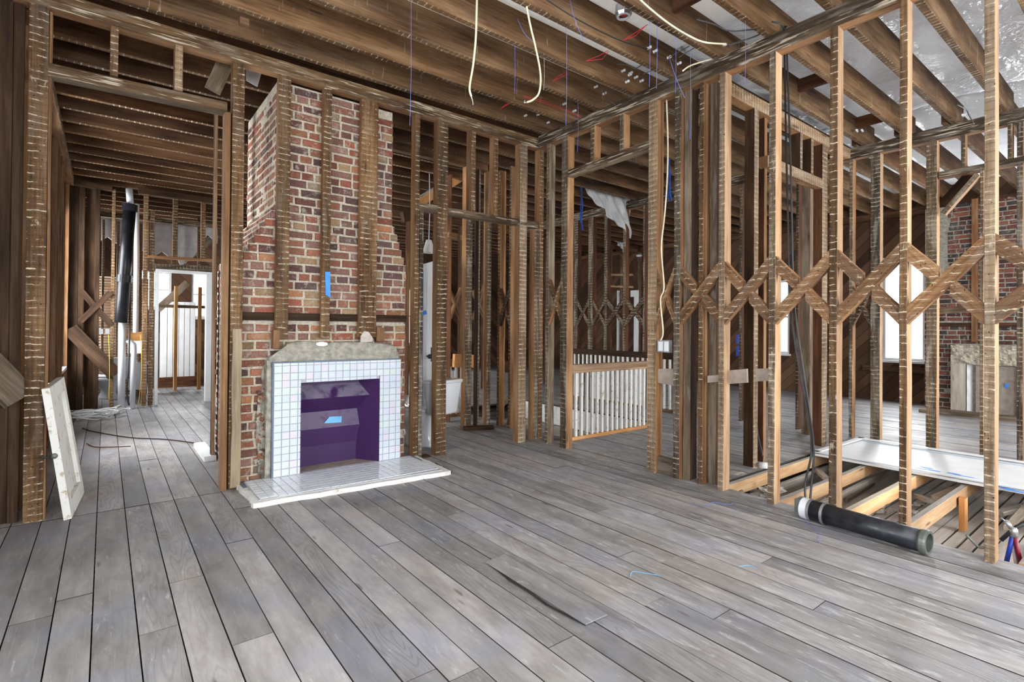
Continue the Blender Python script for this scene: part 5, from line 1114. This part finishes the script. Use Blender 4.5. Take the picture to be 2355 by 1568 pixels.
# pipe stand at the right edge
ps = root('pipe_stand', at(2330, 1290, 0, 4.35), 'tripod pipe stand with blue and dark red legs behind the nearest stud', 'pipe stand')
hx = at(2331, 1222, 0, 4.32)
for nm, px, py, x_, mt in (('leg', 2312, 1304, 4.32, 'bluep'), ('leg', 2352, 1318, 4.32, 'redp'), ('leg', 2345, 1300, 4.6, 'bluep')):
    b = MB(); b.tube([hx, at(px, py, 0, x_)], .0125, 10); b.build(nm, mt, ps, smooth=True)
b = MB(); b.lathe(hx, [(.0, .03), (.018, .028), (.022, .0), (.02, -.03), (.0, -.03)], 14); b.build('head', 'metal', ps, smooth=True)
b = MB(); b.tube([at(2302, 1242, 0, 4.30), at(2331, 1216, 0, 4.32), at(2375, 1192, 0, 4.34)], .012, 10); b.build('jaw_bar', 'dmetal', ps, smooth=True)
b = MB(); b.tube([at(2313, 1198, 0, 4.30), at(2330, 1218, 0, 4.32)], [.012, .016], 10); b.tube([at(2302, 1190, 0, 4.30), at(2313, 1199, 0, 4.30)], .004, 6); b.build('screw_handle', 'metal', ps, smooth=True)
wire([(2222, 1229, 0, 4.25), (2235, 1243, 0, 4.25), (2250, 1257, 0, 4.25), (2264, 1259, 0, 4.25), (2275, 1259, 0, 4.25)], .008, 'green', 'bent grey-green metal handle left of the nearest stud', 'handle_rod', 'metal rod')
bk = MB(); q = at(2362, 1275, 0, 4.7); bk.lathe(q+Vector((0, 0, -.05)), [(.0, -.09), (.055, -.09), (.075, .09), (.068, .09), (.05, -.08)], 16); tag(bk.build('plastic_bucket', 'plaster', smooth=True), 'white bucket cut by the right picture edge', 'bucket')

# ================================================================== LOOSE BOARD, STRINGS, CEILING WIRING
def ribbon_tape(name, px, label, mat='string', r=.0016, z=.004):
    return wire([(x, y, 2, z) for x, y in px], r, mat, label, name, 'string', sub=4)
q0, q1, q2, q3 = at(1160, 1276, 2, .004), at(1397, 1415, 2, .004), at(1347, 1437, 2, .004), at(1117, 1294, 2, .004)
b = MB(); b.poly([q0, q1, q2, q3], (0, 0, .006)); b.uv = [[((b.v[i][1]), (b.v[i][0])) for i in f] for f in b.f]; b.c = [(.35, .4, .62)]*len(b.c)
tag(b.build('loose_floorboard', 'floor', col=True), 'loose grey floorboard with a cracked left edge in the middle of the floor', 'floorboard')
ck = MB()
pts = [at(x, y, 2, .0045) for x, y in ((1117, 1294), (1150, 1312), (1180, 1335), (1215, 1356), (1262, 1390), (1300, 1410), (1347, 1437))]
pts2 = [at(x, y, 2, .0045) for x, y in ((1347, 1439), (1298, 1414), (1262, 1395), (1255, 1392), (1212, 1360), (1172, 1337), (1145, 1314))]
ck.poly(pts+pts2, (0, 0, .0004)); tag(ck.build('floor_crack', 'void'), 'dark open crack along the loose floorboard', 'crack')
ribbon_tape('blue_string', [(1450, 1326), (1456, 1314), (1490, 1319), (1510, 1322), (1518, 1325)], 'blue string scrap on the floor right of the loose floorboard', 'tapel')
ribbon_tape('blue_string', [(1590, 1155), (1620, 1165), (1640, 1155), (1680, 1160), (1684, 1152)], 'blue string scrap on the floor before the stud cluster')
ribbon_tape('blue_string', [(1845, 1192), (1870, 1212), (1884, 1228), (1880, 1240), (1886, 1250)], 'blue string trailing from the clamped end of the pipe')
ribbon_tape('blue_string', [(1700, 1302), (1725, 1300), (1738, 1306)], 'tiny blue string scrap far right on the floor', 'tapel')
def hang(px, y0, y1, plane, v, label, mat='string', r=.0014):
    a = at(px, y0, 2, 3.56); yj = min(JY, key=lambda t: abs(t-a.y)); a = at(px, y0, 1, yj); a.z = max(a.z, 3.56); b_ = at(px, y1, 1, yj); b_ = Vector((a.x, a.y, b_.z)); m_ = a.lerp(b_, .6)+Vector((.006, 0, 0))
    b = MB(); b.tube([a, m_, b_], r, 5); return tag(b.build('hanging_string', mat), label, 'string')
hang(945, 30, 290, 1, 3.95, 'long blue string hanging in front of the stud right of the chimney')
hang(1184, 122, 215, 1, 3.4, 'short blue string hanging left of the second cream cable')
hang(1303, 73, 290, 1, 3.2, 'longest pale blue string hanging near the room corner')
hang(1251, 130, 208, 1, 3.6, 'faint pale string hanging beside the cream cable hook', 'white', .001)
hang(1494, 60, 200, 1, 2.35, 'blue string hanging below the white insulators')
hang(1511, 2, 205, 1, 2.2, 'pale blue string hanging left of the long cream cable')
hang(1554, 92, 215, 1, 2.35, 'blue string hanging before the top plate, left of the pair')
hang(1588, 112, 320, 1, 2.35, 'blue string hanging down the stud cluster')
hang(1329, 245, 350, 1, 4.3, 'pale string hanging at the room corner')
hang(1714, 77, 190, 1, 1.9, 'blue string hanging over the braced wall plate')
wire([(1540, 135, 1, 2.3), (1555, 180, 1, 2.25), (1575, 225, 1, 2.2)], .0015, 'string', 'slanting blue string across the top plate', 'hanging_string', 'string')
wire([(1311, 0, 1, 2.7), (1322, 45, 1, 2.7), (1342, 92, 1, 2.7)], .0017, 'string', 'slanting blue string near the junction box', 'hanging_string', 'string')
wire([(1190, 43, 1, 3.1), (1205, 75, 1, 3.1), (1226, 97, 1, 3.1)], .0017, 'string', 'slanting blue string behind the second cream cable', 'hanging_string', 'string')
for px0, pts, lab in ((1540, ((1538, 365), (1540, 400), (1537, 430), (1541, 462)), 'frayed bright blue rope hanging right of the outlet post'), (1338, ((1336, 430), (1338, 470), (1336, 500), (1338, 530)), 'frayed bright blue rope hanging behind the stair doorway')):
    b = MB()
    for k in range(5):
        xx = 5.0; b.tube([at(x+R.uniform(-4, 4), y, 0, xx) for x, y in pts], .004, 5)
    tag(b.build('frayed_rope', 'rope'), lab, 'rope')
def romex(pts, label, r=.0068):
    o = wire(pts, r, 'romex', label, 'cream_cable', 'cable', n=8, sub=7); return o
romex([(1098, -60, 1, 2.8), (1096, 30, 1, 2.8), (1094, 90, 1, 2.8), (1088, 150, 1, 2.8), (1080, 200, 1, 2.8), (1084, 222, 1, 2.8)], 'left hanging cream cable with a bare end below the joists')
wire([(1084, 222, 1, 2.8), (1087, 232, 1, 2.8), (1088, 241, 1, 2.8)], .004, 'metal', 'bare wire end of the left cream cable')
romex([(1205, -60, 1, 2.8), (1209, 0, 1, 2.8), (1220, 60, 1, 2.8), (1232, 110, 1, 2.8), (1243, 170, 1, 2.8), (1240, 212, 1, 2.8), (1226, 229, 1, 2.8), (1212, 235, 1, 2.8)], 'right hanging cream cable with a hooked bare end')
wire([(1214, 234, 1, 2.8), (1206, 236, 1, 2.8), (1207, 231, 1, 2.8)], .004, 'metal', 'bare wire end of the right cream cable')
romex([(1440, -40, 1, 2.0), (1473, 0, 1, 2.0), (1530, 48, 1, 2.0), (1580, 80, 1, 1.98), (1620, 97, 1, 1.96), (1668, 101, 1, 1.95)], 'long cream cable swooping under the joists to a white insulator', .006)
wire([(1602, 45, 1, 1.95), (1640, 55, 1, 1.95), (1680, 72, 1, 1.95), (1735, 68, 1, 1.95), (1745, 80, 1, 1.95), (1675, 104, 1, 1.95)], .005, 'blackcable', 'black cable looping beside the cream cable insulator', 'cable', 'cable')
wire([(1775, 50, 1, 1.75), (1795, 55, 1, 1.72), (1806, 75, 0, 4.12)], .007, 'blackcable', 'black cable bending over the top plate', 'cable', 'cable')
for k, (pts, y) in enumerate(((((1490, 56), (1466, 72), (1433, 93), (1462, 82), (1486, 58)), 2.45), (((1398, 116), (1378, 128), (1347, 140), (1385, 136), (1400, 118)), 2.75), (((1306, 163), (1285, 175), (1270, 187), (1290, 178), (1313, 166)), 3.35), (((1172, 236), (1160, 243), (1150, 251), (1162, 243), (1170, 239)), 3.9))):
    b = MB(); P_ = [at(x, yy, 1, y) for x, yy in pts]; b.tube(P_[:3], .0022, 6); b.tube(P_[2:], .0022, 6)
    tag(b.build('wire', 'redwire'), 'red wire loop poking through a joist, %s from the right' % ORD[k], 'wire')
for k in range(2):
    wire([(1205, 220+k*3, 1, 3.9), (1250, 232+k*4, 1, 3.9), (1300, 252+k*3, 1, 4.0), (1345, 272+k*2, 1, 4.1), (1400, 292+k*6, 1, 4.6), (1450, 305+k*5, 1, 4.6), (1500, 315+k*4, 1, 4.6)], .0024, 'redwire', ('upper' if k == 0 else 'lower')+' long red wire crossing under the joists to the corner')
jb = root('junction_box', at(1432, 36, 2, 3.70), 'round grey junction box with red wiring inside above the joists', 'junction box')
q = at(1434, 38, 2, 3.68); b = MB(); b.lathe(q, [(.0, .09), (.06, .09), (.065, .02), (.055, 0), (.05, 0), (.048, .05)], 8); b.build('box', 'metal', jb)
b = MB(); b.lathe(q+Vector((0, 0, -.004)), [(.052, .012), (.052, 0), (.036, 0), (.036, .012)], 20); b.build('ring', 'pvc', jb, smooth=False)
b = MB(); b.lathe(q+Vector((0, 0, .004)), [(.0, .012), (.03, .012), (.036, .02)], 16); b.build('inside', 'redin', jb)
kn_ = [(1492, 110), (1506, 118), (1433, 163), (1448, 172), (1442, 188), (1462, 178), (1370, 200), (1390, 215), (1298, 239), (1321, 255), (1538, 132), (1561, 146), (1664, 104), (1208, 266), (1237, 264), (1260, 282), (1450, 168), (1475, 186)]
for k, (x, y) in enumerate(sorted(kn_)):
    yj = min(JY, key=lambda t: abs(t - at(x, y, 2, 3.66).y)); q = at(x, y, 1, yj-.045)
    if not 3.45 < q.z < 3.9: q = at(x, y, 2, 3.6)
    b = MB(); b.lathe(q, [(.0, -.025), (.011, -.025), (.013, -.01), (.009, -.004), (.009, .004), (.013, .01), (.011, .025), (.0, .025)], 10, ax='y')
    tag(b.build('wire_insulator', 'porc', smooth=True), 'tiny white porcelain wire insulator on the joists near the room corner, %s from the left' % ORD[k], 'insulator', 'porcelain insulators on the joists')
for k, pts in enumerate((((1420, 148, 2.75), (1445, 150, 2.7), (1460, 158, 2.68), (1478, 148, 2.6)), ((1480, 170, 2.62), (1505, 160, 2.6)), ((1561, 132, 2.35), (1600, 108, 2.3)), ((1538, 132, 2.4), (1585, 106, 2.35)), ((1390, 205, 3.0), (1395, 225, 3.0), (1425, 250, 3.1)))):
    wire([(x, y, 1, yy) for x, y, yy in pts], .0035, 'blackcable', 'short black knob-and-tube wire among the insulators, %s one' % ORD[k])
wire([(1570, 163, 1, 2.3), (1590, 150, 1, 2.3), (1635, 136, 1, 2.3)], .006, 'romex', 'short cream cable stub above the top plate', 'cream_cable', 'cable')
# insulators above the opened floor
for k, (x, y) in enumerate(((2216, 265), (1972, 300), (1984, 300))):
    q = at(x, y, 2, 3.58); b = MB(); b.beam(q+Vector((-.03, 0, 0)), q+Vector((.03, .01, 0)), (0, 0, 1), .018, .018, ()); tag(b.build('wire_tube', 'porc'), 'white porcelain wire tube over the opened floor, %s' % ORD[k], 'insulator')
wire([(2200, 240, 1, 1.0), (2222, 252, 1, 1.0), (2228, 264, 1, 1.0), (2240, 285, 1, 1.0)], .004, 'blackcable', 'black wire beside the porcelain tube at the right')
# hanging clear plastic in the stair hall
def cloth(tl, tr, tip, yv, amp, label):
    b = MB()
    def fn(a, q):
        x = tl[0]+(tr[0]-tl[0])*a; yt = tl[1]+(tr[1]-tl[1])*a; yl = tl[1]+3+(tip[1]-tl[1])*a**0.85
        p = at(x+(tip[0]-tr[0])*a*q, yt+(yl-yt)*q, 1, yv); f = amp*(.3+q)*min(1, a*3)
        return (p.x, p.y + f*.5*math.sin(a*19+q*2)+f*.5*math.sin((a-q*.35)*34), p.z)
    b.grid(fn, 48, 26); return tag(b.build('plastic_sheet', 'cling', smooth=True, fix=False), label, 'plastic sheet')
cloth((1325, 404), (1449, 432), (1453, 545), 6.0, .05, 'torn clear plastic sheet hanging in the stair doorway')
cloth((1402, 530), (1432, 533), (1438, 578), 9.0, .05, 'small scrap of clear plastic hanging far back in the stair hall')
sm = MB(); q = at(1470, 588, 1, 9.0); sm.lathe(q, [(.0, .03), (.07, .025), (.08, 0), (.06, -.03), (.0, -.03)], 20); tag(sm.build('smoke_alarm', 'white', smooth=True), 'round white smoke alarm far back in the stair hall', 'smoke alarm')
b = MB(); b.poly([at(x, y, 1, 5.2) for x, y in ((566, 152), (602, 165), (592, 200), (566, 185))], (0, .004, 0)); tag(b.build('paper_flap', 'plaster'), 'pale paper flap between the corner post and the chimney top', 'paper')
# blue storage boxes far beyond the cluster
b = MB(); b.box(at(1697, 770, 0, 10.8), at(1709, 790, 0, 11.1)); tag(b.build('storage_box', 'bluep'), 'blue box far beyond the stud cluster, upper', 'box')
b = MB(); b.box(at(1697, 796, 0, 10.8), at(1709, 818, 0, 11.1)); tag(b.build('storage_box', 'bluep'), 'blue box far beyond the stud cluster, lower', 'box')
# black cable crossing the ceiling face of a joist
wire([(1250, -5, 1, 2.76), (1330, 45, 1, 2.76), (1420, 90, 1, 2.76), (1490, 112, 1, 2.76)], .004, 'blackcable', 'thin black wire stapled along the joist below the junction box')
